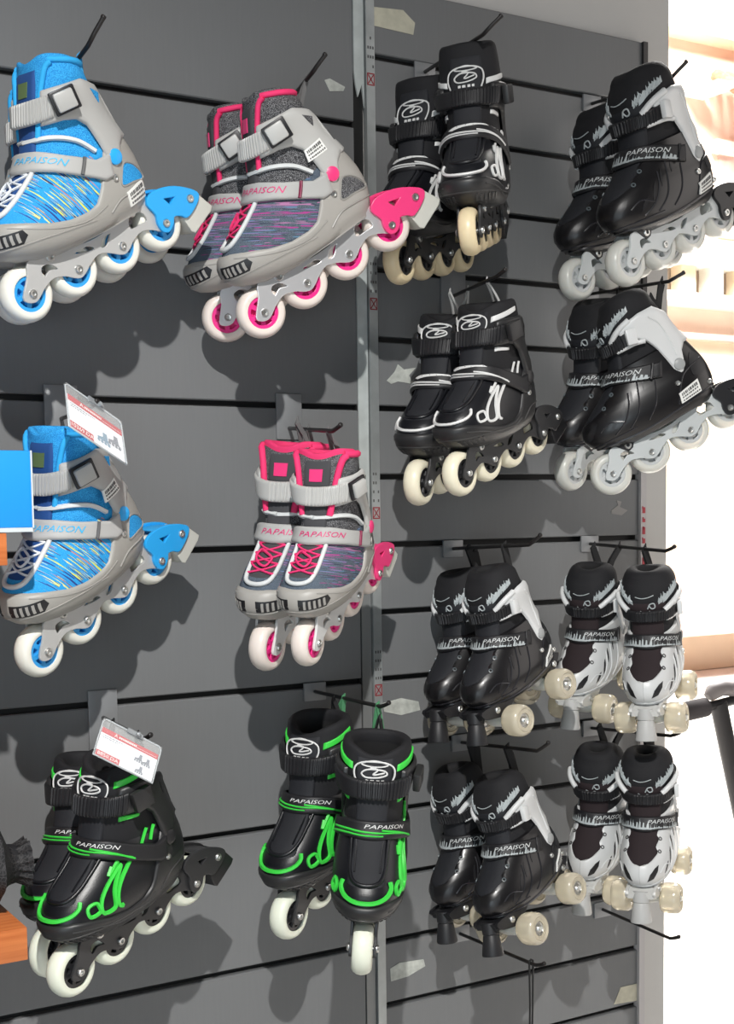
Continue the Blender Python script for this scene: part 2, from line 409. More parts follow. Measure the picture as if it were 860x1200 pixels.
SHELL = curve_fn([(130, 78), (112, 80), (97, 79), (75, 70), (55, 61), (30, 55), (5, 54), (-10, 58), (-25, 74), (-38, 92), (-48, 106), (-62, 110), (-100, 110)])
SOLE = lambda x: 0 * x + .0285
CUFFLO = curve_fn([(40, 157), (10, 150), (-15, 148), (-29, 144), (-39, 133), (-44, 112), (-47, 88), (-54, 79), (-62, 84), (-70, 98), (-80, 104), (-100, 104)])
CUFFHI = curve_fn([(40, 170), (24, 173), (5, 179), (-12, 182), (-50, 180), (-68, 170), (-75, 160), (-77, 138), (-79, 122), (-90, 118)])
CUFFSTRAP = (curve_fn([(40, 153), (10, 152), (-30, 156)]), curve_fn([(40, 172), (10, 173), (-30, 178)]))
PSTRAP = (curve_fn([(60, 112), (38, 110), (20, 102), (0, 91), (-30, 74)]), curve_fn([(60, 133), (36, 133), (20, 127), (0, 114), (-30, 98)]))

def shell_rim_details(parent, boot, mats_, sd_list=(1, -1)):
    pass

def price_sticker(parent, boot, poly, msticker, mink, off):
    b = MB(); decal(b, boot, poly, off)
    (x0, z0), (x1, z1), (x2, z2), (x3, z3) = poly
    def at(u, v): return ((x0 * (1 - u) + x1 * u) * (1 - v) + (x3 * (1 - u) + x2 * u) * v, (z0 * (1 - u) + z1 * u) * (1 - v) + (z3 * (1 - u) + z2 * u) * v)
    rnd = random.Random(3)
    for v0, v1, u0 in ((.62, .85, .1), (.4, .52, .1), (.12, .24, .1)):
        u = u0
        while u < .9:
            w = rnd.uniform(.03, .09); decal(b, boot, [at(u, v0), at(min(u + w, .95), v0), at(min(u + w, .95), v1), at(u, v1)], off + .0004, 1, 1, .0006); u += w + rnd.uniform(.02, .05)
    return b.build('price_sticker', [msticker, mink], parent, 40)

def make_knit_skate(name, P):
    """knitted boot with grey shell; P = palette"""
    root = empty(name); B = BOOT
    body(root, B, P['liner'], P['inner'], name='liner', notch=.006, drop=.022, rim=P.get('rim', 49))
    b = MB(); Band(B, SOLE, curve_fn([(70, 116), (38, 118), (0, 108), (-30, 104), (-60, 112), (-100, 112)])).mesh(b, .0, .0015, base=1); up = b.build('upper', P['knit'], root, 60)
    # throat: dark tongue, piping and laces
    b = MB()
    Band(B, curve_fn([(120, 84), (0, 84)]), curve_fn([(120, 204), (-30, 204)]), -.42, .42, 20).mesh(b, .0002, .0024); tg = b.build('tongue', P['tongue'], root, 60)
    b = MB(); line_tz(b, B, [(.5, 118), (.5, 108), (.47, 98), (.42, 90), (.3, 84.5), (0, 83), (-.3, 84.5), (-.42, 90), (-.47, 98), (-.5, 108), (-.5, 118)], .0025, .0030, n=7); b.build('throat_piping', P['piping'], root, 60)
    b = MB()
    for k_ in range(4):
        z = 88 + 7 * k_; s_ = 1 if k_ % 2 else -1
        line_tz(b, B, [(-.42 * s_, z), (0, z + 4), (.42 * s_, z + 7)], .004, .0015)
        line_tz(b, B, [(.42 * s_, z), (0, z + 4), (-.42 * s_, z + 7)], .0035, .0015)
    line_tz(b, B, [(-.25, 100), (-.1, 96), (.1, 94), (.2, 99), (.02, 103), (-.15, 105)], .0062, .0016, closed=True)
    b.build('lace', P['lace'], root, 60)
    b = MB()
    for s_ in (-1, 1): line_tz(b, B, [(.50 * s_, 140), (.55 * s_, 155), (.60 * s_, 175), (.70 * s_, 192), (.85 * s_, 202), (1.05 * s_, 205)], .0018, P.get('trim_r', .0034), n=7)
    th = np.linspace(.95, 2 * PI - .95, 40); zt = .2105 + .003 * np.sin(th) ** 2 - .022 * (1 - np.cos(th)) / 2
    b.tube([tuple(p) for p in B.P(th, np.minimum(zt, .2135), .0008)], P.get('trim_r', .0034), 7)
    b.build('collar_trim', P['trim'], root, 60)
    b = MB(); decal_tz(b, B, [(-.16, 180), (.16, 180), (.17, 194), (-.17, 194)], .0035); b.build('tongue_patch', P.get('patch', P['accent']), tg, 40)
    # grey shell
    b = MB(); SH = Band(B, SOLE, SHELL, nth=96); SH.mesh(b, .001, .0035, base=1); sh = b.build('shell', P['shell'], root, 50)
    b = MB()   # moulded toe bumper edge, seam and heel ridge
    line_tz(b, B, [(-1.3, 47), (-.8, 52), (0, 55), (.8, 52), (1.3, 47), (1.6, 43)], .0042, .0011)
    for sd in (1, -1):
        line_xz(b, B, [(96, 72), (60, 57), (30, 49), (5, 47), (-20, 52)], .0044, .0009, sd)
        line_xz(b, B, [(-22, 42), (-40, 50), (-60, 50), (-90, 46)], .0044, .0012, sd)
    b.build('shell_ridge', P['ridge'], sh, 60)
    b = MB(); bars = MB()
    for s_, a0 in ((1, .12), (-1, .12)):
        decal_tz(b, B, [(s_ * .10, 58), (s_ * .10, 69), (s_ * .75, 66), (s_ * .80, 60), (s_ * .68, 54), (s_ * .4, 56)], .0047)
        for i in range(5):
            t = s_ * (.20 + .105 * i); zc = 62.5 - i * .5
            decal_tz(bars, B, [(t, zc - 4.2), (t + s_ * .05, zc - 4.2), (t + s_ * .06, zc + 4.2), (t + s_ * .01, zc + 4.2)], .0053)
    v = b.build('toe_vent', P['dark'], sh, 40); bars.build('vent_bar', P['ridge'], v, 40, split=True)
    b = MB()
    for sd in (1, -1): decal(b, B, spline([(-51, 62), (-58, 73), (-66, 80), (-77, 76), (-86, 66), (-88, 58), (-70, 60)], 4), .0048, sd, cell=.008)
    b.build('heel_window', P['liner'], sh, 40, split=True)
    b = MB()
    for sd in (1, -1): line_xz(b, B, [(-50, 61), (-57, 74), (-66, 81.5), (-78, 77), (-88, 66), (-89.5, 57), (-70, 59)], .0048, .0010, sd, closed=True)
    b.build('window_rim', P['ridge'], sh, 60, split=True)
    # cuff
    b = MB(); Band(B, CUFFLO, CUFFHI, .62, 2 * PI - .62, 110).mesh(b, .0042, .0035); cf = b.build('cuff', P['cuff'], root, 50)
    b = MB()
    for sd in (1, -1): decal(b, B, [(-62, 150), (-55, 168), (-66, 160)], .0085, sd, cell=.01)
    b.build('cuff_vent', P['liner'], cf, 40, split=True)
    b = MB(); CS = Band(B, CUFFSTRAP[0], CUFFSTRAP[1], -1.25, 1.0, 150); CS.mesh(b, .0075, .003, rib=.0014, ribn=75, ribth=(-.2, .95)); b.build('ratchet_strap', P['cuff'], root, 40)
    b = MB(); b2 = MB()
    p = B.side(-.016, .166, .012, 1); q = B.side(-.030, .168, .012, 1); d = Vector(q - p).normalized(); up_ = Vector((0, 0, 1)); up_ = (up_ - d * up_.dot(d)).normalized(); nn = d.cross(up_); R = Matrix((d, nn, up_)).transposed()
    c = Vector(B.side(-.022, .167, .0125, 1)); b.box(c, (.030, .005, .025), R); b.build('buckle_base', P['dark'], root, 30, .0015)
    b2.box(c + R @ Vector((-.001, -.0045 if (R @ Vector((0, 1, 0))).y < 0 else .0045, 0)), (.023, .006, .020), R); b2.build('buckle_lever', P['cuff'], root, 30, .0022)
    # power strap
    b = MB(); PS = Band(B, PSTRAP[0], PSTRAP[1], -1.7, 2.05, 90); PS.mesh(b, .0058, .0028); ps = b.build('power_strap', P['cuff2'], root, 50)
    b = MB(); text_band(b, PS, 'PAPAISON', P.get('text_size', .0082), P.get('text_th', .75), .5, .0092, squash=1.25); b.build('strap_lettering', P['text'], ps, 0)
    b = MB(); th_ = 1.55; line_pts = [tuple(PS.pt(th_, t, .009)) for t in (0.02, .3, .7, .98)]; b.tube(line_pts, .0022, 6); b.build('strap_keeper', P['keeper'], ps, 60)
    b = MB(); P1 = B.side(.0, .125, .004, 1); line_xz(b, B, [(30, 140), (5, 137), (-20, 124), (-36, 106)], .0025, .0030, 1); line_xz(b, B, [(30, 140), (5, 137), (-20, 124), (-36, 106)], .0025, .0030, -1); b.build('ankle_piping', P['piping'], root, 60)
    # pivots, rivets
    b = MB()
    for sd in (1, -1):
        p = B.side(-.0545, .0925, .0075, sd); b.lathe([(.0002, .0025 * sd), (.006, .0022 * sd), (.0085, .001 * sd), (.009, -.003 * sd)], tuple(p), 'y', 18)
    b.build('pivot_button', P['accent'], cf, 50, split=True)
    b = MB()
    for sd in (1, -1): p = B.side(-.044, .072, .0045, sd); add_bolt(b, tuple(p), .004, .0025, sd)
    b.build('rivet', P['bolt'], sh, 40, split=True)
    if P.get('sticker'): price_sticker(cf if P['sticker'] == 'cuff' else sh, B, [(-36, 118), (-64, 118), (-62, 134), (-38, 132)] if P['sticker'] == 'cuff' else [(-52, 38), (-84, 40), (-84, 58), (-52, 53)], P['white'], P['ink'], .0083 if P['sticker'] == 'cuff' else .0056)
    inline_frame(root, P['frame'], P['bolt'])
    for i, x in enumerate(AX): inline_wheel(root, x, P['tyre'], P['hub'], P['bolt'], 6, i * .5)
    inline_brake(root, P['brake'], P['pad'], P['bolt'])
    return root

def make_soft_skate(name, P):
    """black padded boot with coloured accent piping"""
    root = empty(name); tall = P.get('tall', 0); B = BOOTT if tall else BOOTB
    body(root, B, P['liner'], P['inner'], notch=-.002 if tall else .006)
    b = MB(); Band(B, SOLE, curve_fn([(70, 130), (38, 132), (0, 118), (-30, 112), (-60, 112), (-100, 112)])).mesh(b, 0, .0015, base=1); b.build('upper', P['vinyl'], root, 60)
    b = MB(); Band(B, curve_fn([(130, 80), (0, 80)]), curve_fn([(120, 196 + tall), (-20, 196 + tall)]), -.5, .5, 24).mesh(b, .0002, .003); tg = b.build('tongue', P['tongue'], root, 60)
    b = MB(); line_tz(b, B, [(.56, 124), (.55, 110), (.5, 98), (.44, 90), (.3, 85), (0, 83.5), (-.3, 85), (-.44, 90), (-.5, 98), (-.55, 110), (-.56, 124)], .0025, .0024, n=7)
    for s_ in (-1, 1): line_tz(b, B, [(.3 * s_, 90), (.33 * s_, 100), (.36 * s_, 112)], .0035, .0012)
    b.build('throat_piping', P['piping'], root, 60)
    # logo on the tongue top
    b = MB(); LT = lambda L, *k, **q: line_tz(b, B, [(t, z + tall * .42 + (z - 180) * (.35 if tall else 0)) for t, z in L], *k, **q)
    LT([(-.42, 170), (-.5, 178), (-.45, 186), (-.2, 191), (.2, 191), (.45, 186), (.5, 178), (.42, 170)], .0042, .0011)
    LT([(-.3, 188.5), (0, 192.5), (.3, 188.5), (0, 186.5)], .0042, .0009, closed=True)
    LT([(-.28, 180), (-.1, 184), (.2, 183), (.28, 179), (.05, 176), (-.2, 176)], .0042, .0011, closed=True)
    LT([(-.08, 185.5), (.06, 184), (-.02, 179), (.12, 180), (.22, 181)], .0046, .0010)
    for i in range(4): t = -.18 + i * .11; zt_ = tall * .30; decal_tz(b, B, [(t, 170.5 + zt_), (t + .07, 170.5 + zt_), (t + .07, 173.5 + zt_), (t, 173.5 + zt_)], .0042)
    b.build('tongue_logo', P['logo'], tg, 60)
    b = MB(); SH = Band(B, SOLE, curve_fn([(130, 66), (112, 67), (97, 66), (75, 60), (55, 53), (30, 47), (5, 47), (-10, 54), (-25, 74), (-38, 94), (-48, 108), (-62, 112), (-100, 112)]), nth=96); SH.mesh(b, .001, .0038, base=1); sh = b.build('shell', P['shell'], root, 50)
    b = MB()
    line_tz(b, B, [(-1.3, 44), (-.8, 49), (0, 52), (.8, 49), (1.3, 44), (1.6, 40)], .0044, .0013)
    for sd in (1, -1):
        line_xz(b, B, [(100, 58), (75, 52), (45, 42), (15, 40), (-12, 46)], .0046, .0012, sd); line_xz(b, B, [(-22, 42), (-40, 52), (-60, 54), (-90, 50)], .0046, .0012, sd)
    b.build('shell_ridge', P['ridge'], sh, 60)
    b = MB()
    for s_ in (1, -1):
        for i in range(6):
            t = s_ * (.22 + .11 * i); zc = 45 - .3 * i
            decal_tz(b, B, [(t, zc - 3.5), (t + s_ * .045, zc - 3.5), (t + s_ * .055, zc + 3.5), (t + s_ * .01, zc + 3.5)], .0056)
    b.build('toe_vent', P['ridge'], sh, 40)
    b = MB()
    for sd in (1, -1): decal(b, B, spline([(-51, 66), (-58, 77), (-66, 84), (-77, 80), (-86, 70), (-88, 62), (-70, 63)], 4), .005, sd, cell=.008)
    b.build('heel_window', P['dark'], sh, 40, split=True)
    # accents
    kb = P.get('bold', 1.15)
    b = MB()
    line_tz(b, B, [(-.60, 82), (-.62, 77), (-.5, 73), (-.25, 71), (0, 70.5), (.25, 71), (.5, 73), (.62, 77), (.60, 82)], .0022, .0019 * kb)
    for s_ in (1, -1):
        line_tz(b, B, [(.83 * s_, 65), (.78 * s_, 73), (.82 * s_, 76), (.93 * s_, 75), (.98 * s_, 66)], .0022, .0016 * kb, closed=True)
        if s_ < 0: continue
        line_tz(b, B, [(1.03 * s_, 62), (1.0 * s_, 74), (1.04 * s_, 86), (1.12 * s_, 97), (1.16 * s_, 96), (1.19 * s_, 80), (1.2 * s_, 62)], .0022, .0018 * kb, closed=True)
        line_tz(b, B, [(1.3 * s_, 58), (1.25 * s_, 62), (1.26 * s_, 80), (1.33 * s_, 98)], .0022, .0019 * kb)
        line_tz(b, B, [(.95 * s_, 100), (.98 * s_, 93), (1.04 * s_, 103)], .0022, .0017 * kb)
        line_tz(b, B, [(1.5 * s_, 104), (1.52 * s_, 112), (1.58 * s_, 120)], .0022, .0013 * kb); line_tz(b, B, [(1.68 * s_, 104), (1.7 * s_, 112), (1.76 * s_, 118)], .0022, .0013 * kb)
    b.build('accent_piping', P['accent'], root, 60)
    b = MB()
    for s_ in (1, -1):
        Band(B, curve_fn([(20, 177), (0, 180), (-30, 185), (-60, 190)]), curve_fn([(20, 184), (0, 187), (-30, 192), (-60, 194)]), .62 * s_ if s_ > 0 else -1.75, 1.75 if s_ > 0 else -.62, 24).mesh(b, .0003, .0016)
        Band(B, curve_fn([(20, 143), (0, 142), (-20, 138)]), curve_fn([(20, 149), (0, 148), (-20, 142)]), .9 if s_ > 0 else -1.5, 1.5 if s_ > 0 else -.9, 14).mesh(b, .0003, .0016)
    b.build('collar_flash', P['accent'], root, 60, split=True)
    b = MB(); Band(B, CUFFLO, CUFFHI, .75, 2 * PI - .75, 110).mesh(b, .0042, .0035); cf = b.build('cuff', P['cuff'], root, 50)
    b = MB()
    for sd in (1, -1): decal(b, B, [(-60, 146), (-52, 168), (-68, 156)], .0085, sd, cell=.01)
    b.build('cuff_vent', P['dark'], cf, 40, split=True)
    b = MB(); CS = Band(B, CUFFSTRAP[0], CUFFSTRAP[1], -1.3, 1.05, 150); CS.mesh(b, .0075, .003, rib=.0016, ribn=70, ribth=(-.35, .95)); b.build('ratchet_strap', P['strap'], root, 40)
    p = B.side(-.016, .166, .012, 1); q = B.side(-.030, .168, .012, 1); d = Vector(q - p).normalized(); up_ = Vector((0, 0, 1)); up_ = (up_ - d * up_.dot(d)).normalized(); nn = d.cross(up_); R = Matrix((d, nn, up_)).transposed()
    c = Vector(B.side(-.020, .166, .0135, 1)); b = MB(); b.box(c, (.026, .009, .024), R); b.build('buckle', P['cuff'], root, 30, .002)
    b = MB(); PS = Band(B, PSTRAP[0], PSTRAP[1], -1.7, 2.05, 90); PS.mesh(b, .0058, .003); ps = b.build('power_strap', P['strap'], root, 50)
    b = MB()
    if P.get('lettered'): text_band(b, PS, 'PAPAISON', .0062, P.get('text_th', .5), .64, .0094, squash=1.35); b.build('strap_lettering', P['text'], ps, 0)
    else:
        A, F, bd = refine([(-.55, .72), (-.3, .88), (.1, .95), (.5, .93), (.62, .80), (.3, .82), (-.1, .72), (-.4, .60)], .12); b.add([PS.pt(u, v, .0094) for u, v in A], F)
        for u0, u1 in ((-.25, .0), (.15, .5)): b.add([PS.pt(u, v, .0096) for u, v in ((u0, .80), (u1, .86), (u1, .90), (u0, .84))], [(0, 1, 2, 3)], 1)
        b.build('strap_print', [P['accent'], P['ridge']], ps, 0)
    b = MB()
    for t0, t1, a0, a1 in ((.42, .22, -1.2, 1.3), (.18, .14, -1.3, .3)):
        th = np.linspace(a0, a1, 26); b.tube([tuple(PS.pt(a, t0 + (t1 - t0) * i / 25, .0092)) for i, a in enumerate(th)], [.0016 * (1 - .5 * i / 25) for i in range(26)], 5)
    th = np.linspace(.25, 1.35, 14); b.tube([tuple(PS.pt(a, .46 - .30 * i / 13, .0092)) for i, a in enumerate(th)], .0012, 5)
    b.build('strap_trim', P['accent'], ps, 60)
    b = MB()
    for sd in (1, -1):
        p = B.side(-.0545, .0925, .0075, sd); b.lathe([(.0002, .002 * sd), (.006, .0018 * sd), (.0085, .001 * sd), (.009, -.003 * sd)], tuple(p), 'y', 18)
    b.build('pivot_button', P['dark'], cf, 50, split=True)
    b = MB()
    for sd in (1, -1): p = B.side(-.044, .072, .0045, sd); add_bolt(b, tuple(p), .004, .0025, sd)
    b.build('rivet', P['bolt'], sh, 40, split=True)
    inline_frame(root, P['frame'], P['bolt'])
    for i, x in enumerate(AX): inline_wheel(root, x, P['tyre'], P['hub'], P['bolt'], 6, i * .4)
    inline_brake(root, P['brake'], P['pad'], P['bolt'])
    return root

def molded_boot(root, P, quad=False):
    B = BOOTC
    body(root, B, P['liner'], P['inner'], closed_dome=True)
    b = MB(); Band(B, curve_fn([(130, 74), (0, 74)]), curve_fn([(130, 180), (0, 180)]), -.75, .75, 28).mesh(b, .0003, .0022); b.build('tongue', P['tongue'], root, 60)
    # hard shell: closed round the toe, open over the tongue with a scalloped lacing edge
    z0, z1 = .0285, .128; nz = 44; nt = 56; b = MB(); zs = np.linspace(z0, z1, nz); rows = []
    for i, z in enumerate(zs):
        zz = z * 1000; o = 0.001
        if zz > 78: o = .52 * min(1, math.sqrt((zz - 78) / 9)) + (.05 * math.sin((zz - 84) / 12.5 * 2 * PI) if 84 < zz < 122 else 0)
        top = np.interp(zz, [28, 128], [0, 1])
        th = np.linspace(o, 2 * PI - o, nt); off = np.full(nt, .0042); off[0] = off[-1] = .0008 if zz > 78 else .0042
        if i == nz - 1: off[:] = .0005
        # the heel side keeps below the cuff
        rows.append(B.P(th, np.full(nt, z), off))
    for r in rows: b.v += [tuple(p) for p in r]
    for i in range(nz - 1):
        for j in range(nt - 1): b.f.append((i * nt + j, i * nt + j + 1, (i + 1) * nt + j + 1, (i + 1) * nt + j)); b.m.append(0)
    b.f.append(tuple(range(nt))); b.m.append(0)
    sh = b.build('shell', P['shell'], root, 50)
    b = MB()
    for sd in (1, -1):
        line_xz(b, B, [(112, 45), (90, 43), (50, 38), (10, 37), (-40, 40), (-90, 44)], .0042, .0018, sd)
        for pts in ([(86, 62), (70, 68), (52, 60)], [(70, 50), (50, 60), (36, 76), (28, 92)], [(48, 48), (28, 62), (16, 84), (8, 104)], [(20, 46), (0, 62), (-14, 90)]): line_xz(b, B, pts, .0042, .0013, sd)
        line_xz(b, B, [(-28, 44), (-40, 62), (-56, 78), (-88, 86)], .0042, .0013, sd)
    line_tz(b, B, [(-1.2, 45), (0, 48), (1.2, 45)], .0042, .0016)
    b.build('shell_ridge', P['ridge'], sh, 60)
    b = MB()
    for sd in (1, -1):
        decal_tz(b, B, [(sd * .20, 57), (sd * .30, 66), (sd * .46, 72), (sd * .60, 74), (sd * .56, 67), (sd * .40, 59)], .0050)
        for cx, cz, l, w_, an in ((66, 62, 20, 5.5, .7), (46, 72, 26, 6, .95), (27, 84, 24, 5, 1.1), (4, 92, 16, 4, 1.2)):
            ca, sa = math.cos(an), math.sin(an); pl = []
            for u, v in ((-.5, 0), (-.2, .45), (.2, .5), (.5, 0), (.2, -.45), (-.2, -.5)): pl.append((cx - (u * l * ca) + v * w_ * sa * .6, cz + u * l * sa + v * w_ * ca))
            decal(b, B, pl, .0048, sd, cell=.008)
    b.build('shell_vent', P['dark'], sh, 40, split=True)
    b = MB()
    for s_ in (1, -1):
        for z in (87, 99.5, 112): 
            c = B.P(s_ * (.66), z / 1000, .0045); c2 = B.P(s_ * .66, z / 1000, .008); b.lathe([(.0034, -.001), (.0034, .0006), (.0020, .0008), (.0018, -.001)], tuple(c), n=12, direction=tuple(c2 - c))
    b.build('eyelet', P['eyelet'], sh, 40, split=True)
    b = MB()
    for sd in (1, -1): decal(b, B, spline([(-66, 70), (-72, 92), (-80, 100), (-88, 90), (-90, 72), (-80, 66)], 4), .005, sd, cell=.008)
    b.build('heel_window', P['dark'], sh, 40, split=True)
    # cuff with forked arms
    lo = curve_fn([(10, 158), (-6, 156), (-20, 155), (-30, 146), (-38, 128), (-43, 104), (-46, 88), (-54, 78), (-62, 86), (-68, 106), (-78, 116), (-100, 116)])
    hi = curve_fn([(10, 178), (-10, 182), (-35, 186), (-58, 185), (-70, 173), (-74, 150), (-77, 134), (-90, 132)])
    b = MB(); Band(B, lo, hi, .95, 2 * PI - .95, 110).mesh(b, .0042, .0038); cf = b.build('cuff', P['cuff'], root, 50)
    b = MB()
    for sd in (1, -1):
        line_tz(b, B, [(.62 * sd, 168), (.85 * sd, 175), (1.1 * sd, 180), (1.4 * sd, 184)], .006, .0044, n=8); line_xz(b, B, [(8, 151), (-14, 151), (-28, 147)], .006, .0036, sd, n=8)
    b.build('cuff_arm', P['cuff'], cf, 60, split=True)
    b = MB()
    for sd in (1, -1): line_xz(b, B, [(-44, 176), (-54, 160), (-58, 130), (-57, 106)], .0082, .0012, sd)
    b.build('cuff_ridge', P['cuff'], cf, 60, split=True)
    b = MB(); CS = Band(B, curve_fn([(40, 147), (10, 149), (-30, 154)]), curve_fn([(40, 167), (10, 170), (-30, 176)]), -1.5, 1.35, 150); CS.mesh(b, .0064, .003, rib=.0012, ribn=70, ribth=(-.3, 1.0)); b.build('ratchet_strap', P['strap'], root, 40)
    d0 = B.side(-.014, .164, .0125, 1); R = Euler((0, -.25, .15)).to_matrix(); b = MB(); b.box(d0, (.016, .008, .023), R); b.build('buckle', P['buckle'], root, 30, .002)
    # printed ankle strap
    b = MB(); PS = Band(B, curve_fn([(60, 108), (38, 110), (20, 104), (0, 97), (-30, 86)]), curve_fn([(60, 132), (36, 133), (20, 128), (0, 120), (-30, 110)]), -1.8, 1.75, 90); PS.mesh(b, .0062, .0028); ps = b.build('ankle_strap', P['strap'], root, 50)
    b = MB(); rnd = random.Random(8); th = -1.25
    while th < 1.45:
        w_ = rnd.uniform(.05, .11); h_ = rnd.uniform(.16, .5) * (1 if th < .1 or th > 1.1 else .35); base = .12 if th < .1 else .06
        b.add([PS.pt(a, t, .0094) for a, t in ((th, base), (th + w_, base - .01), (th + w_ * .8, base + h_), (th + w_ * .3, base + h_ * 1.1))], [(0, 1, 2, 3)])
        if rnd.random() < .35: b.add([PS.pt(a, t, .0094) for a, t in ((th + w_ * .4, base + h_), (th + w_ * .6, base + h_), (th + w_ * .5, base + h_ + .32))], [(0, 1, 2)])
        th += w_ + rnd.uniform(.0, .05)
    for i in range(12):
        a0 = -1.25 + .16 * i; b.add([PS.pt(a0 + da, t, .0093) for da, t in ((0, .08), (.15, .07), (.15, .2 if i < 9 else .13), (0, .22 if i < 9 else .16))], [(0, 1, 2, 3)])
    for i in range(16):
        a = rnd.uniform(-1.3, 1.3); b.add([PS.pt(a + da, t, .0095) for da, t in ((0, .1), (.2, .07), (.26, .14), (.05, .17))], [(0, 1, 2, 3)])
    b.build('skyline_print', P['print'], ps, 0)
    b = MB(); text_band(b, PS, 'PAPAISON', .0088, P.get('text_th', .72), .58, .0096, squash=1.15); b.build('strap_lettering', P['text'], ps, 0)
    b = MB(); b.tube([tuple(PS.pt(1.55, t, .009)) for t in (0.0, .3, .7, 1.0)], .0022, 6); b.build('strap_keeper', P['dark'], ps, 60)
    # scribbled print on the padded collar
    b = MB(); rnd = random.Random(4)
    for s_ in (1, -1):
        for i in range(13):
            a = s_ * (.42 + .075 * i); z = 181 + i * 1.1 + rnd.uniform(-1, 1)
            line_tz(b, B, [(a, z), (a + s_ * rnd.uniform(.02, .10), z + rnd.uniform(3, 9)), (a + s_ * rnd.uniform(.06, .15), z + rnd.uniform(-1, 7)), (a + s_ * rnd.uniform(.02, .12), z + rnd.uniform(0, 5))], .0012, rnd.uniform(.0007, .0014), n=4, nn=4)
        decal_tz(b, B, [(s_ * .60, 178), (s_ * .75, 181), (s_ * .95, 187), (s_ * .86, 193), (s_ * .66, 187)], .0014); decal_tz(b, B, [(s_ * .95, 189), (s_ * 1.15, 192), (s_ * 1.3, 197), (s_ * 1.05, 198)], .0014)
        for i in range(11): a = s_ * (.42 + .095 * i); z = 177 + i * 1.6; decal_tz(b, B, [(a, z), (a + s_ * rnd.uniform(.06, .12), z + 2), (a + s_ * rnd.uniform(.05, .12), z + rnd.uniform(6, 12)), (a + s_ * rnd.uniform(.0, .04), z + rnd.uniform(4, 15))], .0014)
    line_tz(b, B, [(.05, 172), (.12, 179), (.25, 180), (.28, 174), (.18, 172), (.1, 177)], .0032, .0011); line_tz(b, B, [(-.16, 168), (0, 165), (.1, 167.5), (.2, 165)], .0030, .0008)
    line_tz(b, B, [(-.3, 190), (-.05, 188), (.25, 192)], .0012, .0008)
    decal_tz(b, B, [(-.98, 158), (-.86, 156), (-.92, 172), (-1.02, 170)], .0014)
    b.build('silver_print', P['print'], root, 60)
    b = MB()
    for sd in (1, -1):
        p = B.side(-.0545, .0925, .0078, sd); b.lathe([(.0002, .0018 * sd), (.007, .0016 * sd), (.0085, .0006 * sd), (.009, -.003 * sd)], tuple(p), 'y', 18)
    b.build('pivot_button', P['pivot'], cf, 50, split=True)
    b = MB()
    for sd in (1, -1):
        p = B.side(-.040, .070, .0045, sd); add_bolt(b, tuple(p), .004, .0025, sd); p = B.side(-.084, .050, .0045, sd); add_bolt(b, tuple(p), .004, .0025, sd)
    b.build('rivet', P['bolt'], sh, 40, split=True)
    price_sticker(sh, B, [(-32, 43), (-66, 45), (-68, 62), (-34, 57)] if not quad else [(-40, 42), (-66, 48), (-72, 64), (-46, 54)], P['white'], P['ink'], .0062)

def make_molded_inline(name, P):
    root = empty(name); molded_boot(root, P)
    inline_frame(root, P['frame'], P['bolt'], P['dark'])
    for i, x in enumerate(AX): inline_wheel(root, x, P['tyre'], P['hub'], P['bolt'], 5, i * .6)
    inline_brake(root, P['brake'], P['pad'], P['bolt'])
    return root

QR, QW, QT = .0255, .034, .040
def make_quad(name, P):
    root = empty(name); molded_boot(root, P, True)
    mm = lambda L: [(x / 1000, y / 1000) for x, y in L]
    b = MB()
    for s_ in (-1, 1): plate(b, [mm(spline([(112, 40), (110, 28), (92, 20), (74, 14), (62, 12), (50, 18), (30, 26), (0, 28), (-35, 24), (-50, 16), (-62, 12), (-76, 20), (-92, 32), (-92, 40), (-40, 38), (20, 34), (70, 36)], 3))], .002, s_ * .022)
    b.box((.0, 0, .0315), (.17, .042, .006)); b.box((.104, 0, .033), (.02, .042, .010))
    pl = b.build('plate', P['plate'], root, 40)
    k = MB()
    for s_ in (-1, 1): add_bolt(k, (.080, .0245 * s_, .028), .0055, .003, s_); add_bolt(k, (-.076, .0245 * s_, .028), .0055, .003, s_)
    k.build('mounting_bolt', P['bolt'], pl, 40, split=True)
    for x, d in ((.062, 1), (-.058, -1)):
        b = MB(); b.tube([(x, -.021, 0), (x, -.008, .002), (x, .008, .002), (x, .021, 0)], [.0075, .012, .012, .0075], 12); b.tube([(x, 0, .004), (x - d * .012, 0, .028)], [.011, .014], 12)
        b.tube([(x, -.058, 0), (x, .058, 0)], .0035, 8)
        b.build('truck', P['truck'], root, 40)
        for s_ in (-1, 1):
            c = QT * s_; b = MB(); h = QW / 2
            b.lathe([(.0115, -h + .002), (.017, -h + .002), (.019, -h), (.0225, -h + .002), (.0250, -h + .007), (QR, -h + .012), (QR, h - .012), (.0250, h - .007), (.0225, h - .002), (.019, h), (.017, h - .002), (.0115, h - .002)], n=36, closed=True)
            w = b.build('wheel', P['tyre'], root, 40); w.location = (x, c, 0)
            k = MB(); k.lathe([(.0113, -h + .004), (.0113, h - .004), (.0105, h - .004), (.009, h - .006), (.0042, h - .006), (.0042, -h + .006), (.009, -h + .006), (.0105, -h + .004)], n=24, closed=True)
            k.build('hub', P['hub'], w, 40)
            k = MB(); k.lathe([(.0068, -h + .005), (.0068, h - .005), (.0048, h - .001), (.003, h), (.0002, h)], n=10) if s_ > 0 else k.lathe([(.0068, h - .005), (.0068, -h + .005), (.0048, -h + .001), (.003, -h), (.0002, -h)], n=10)
            k.build('axle_nut', P['bolt'], w, 40)
    b = MB(); b.lathe([(.0135, 0), (.0138, .004), (.0135, .017), (.0120, .0185), (.0128, .020), (.0172, .048), (.0165, .0505), (.010, .051)], (.103, 0, .036), n=24, direction=(.45, 0, -1)); b.build('toe_stop', P['stop'], root, 40)
    return root

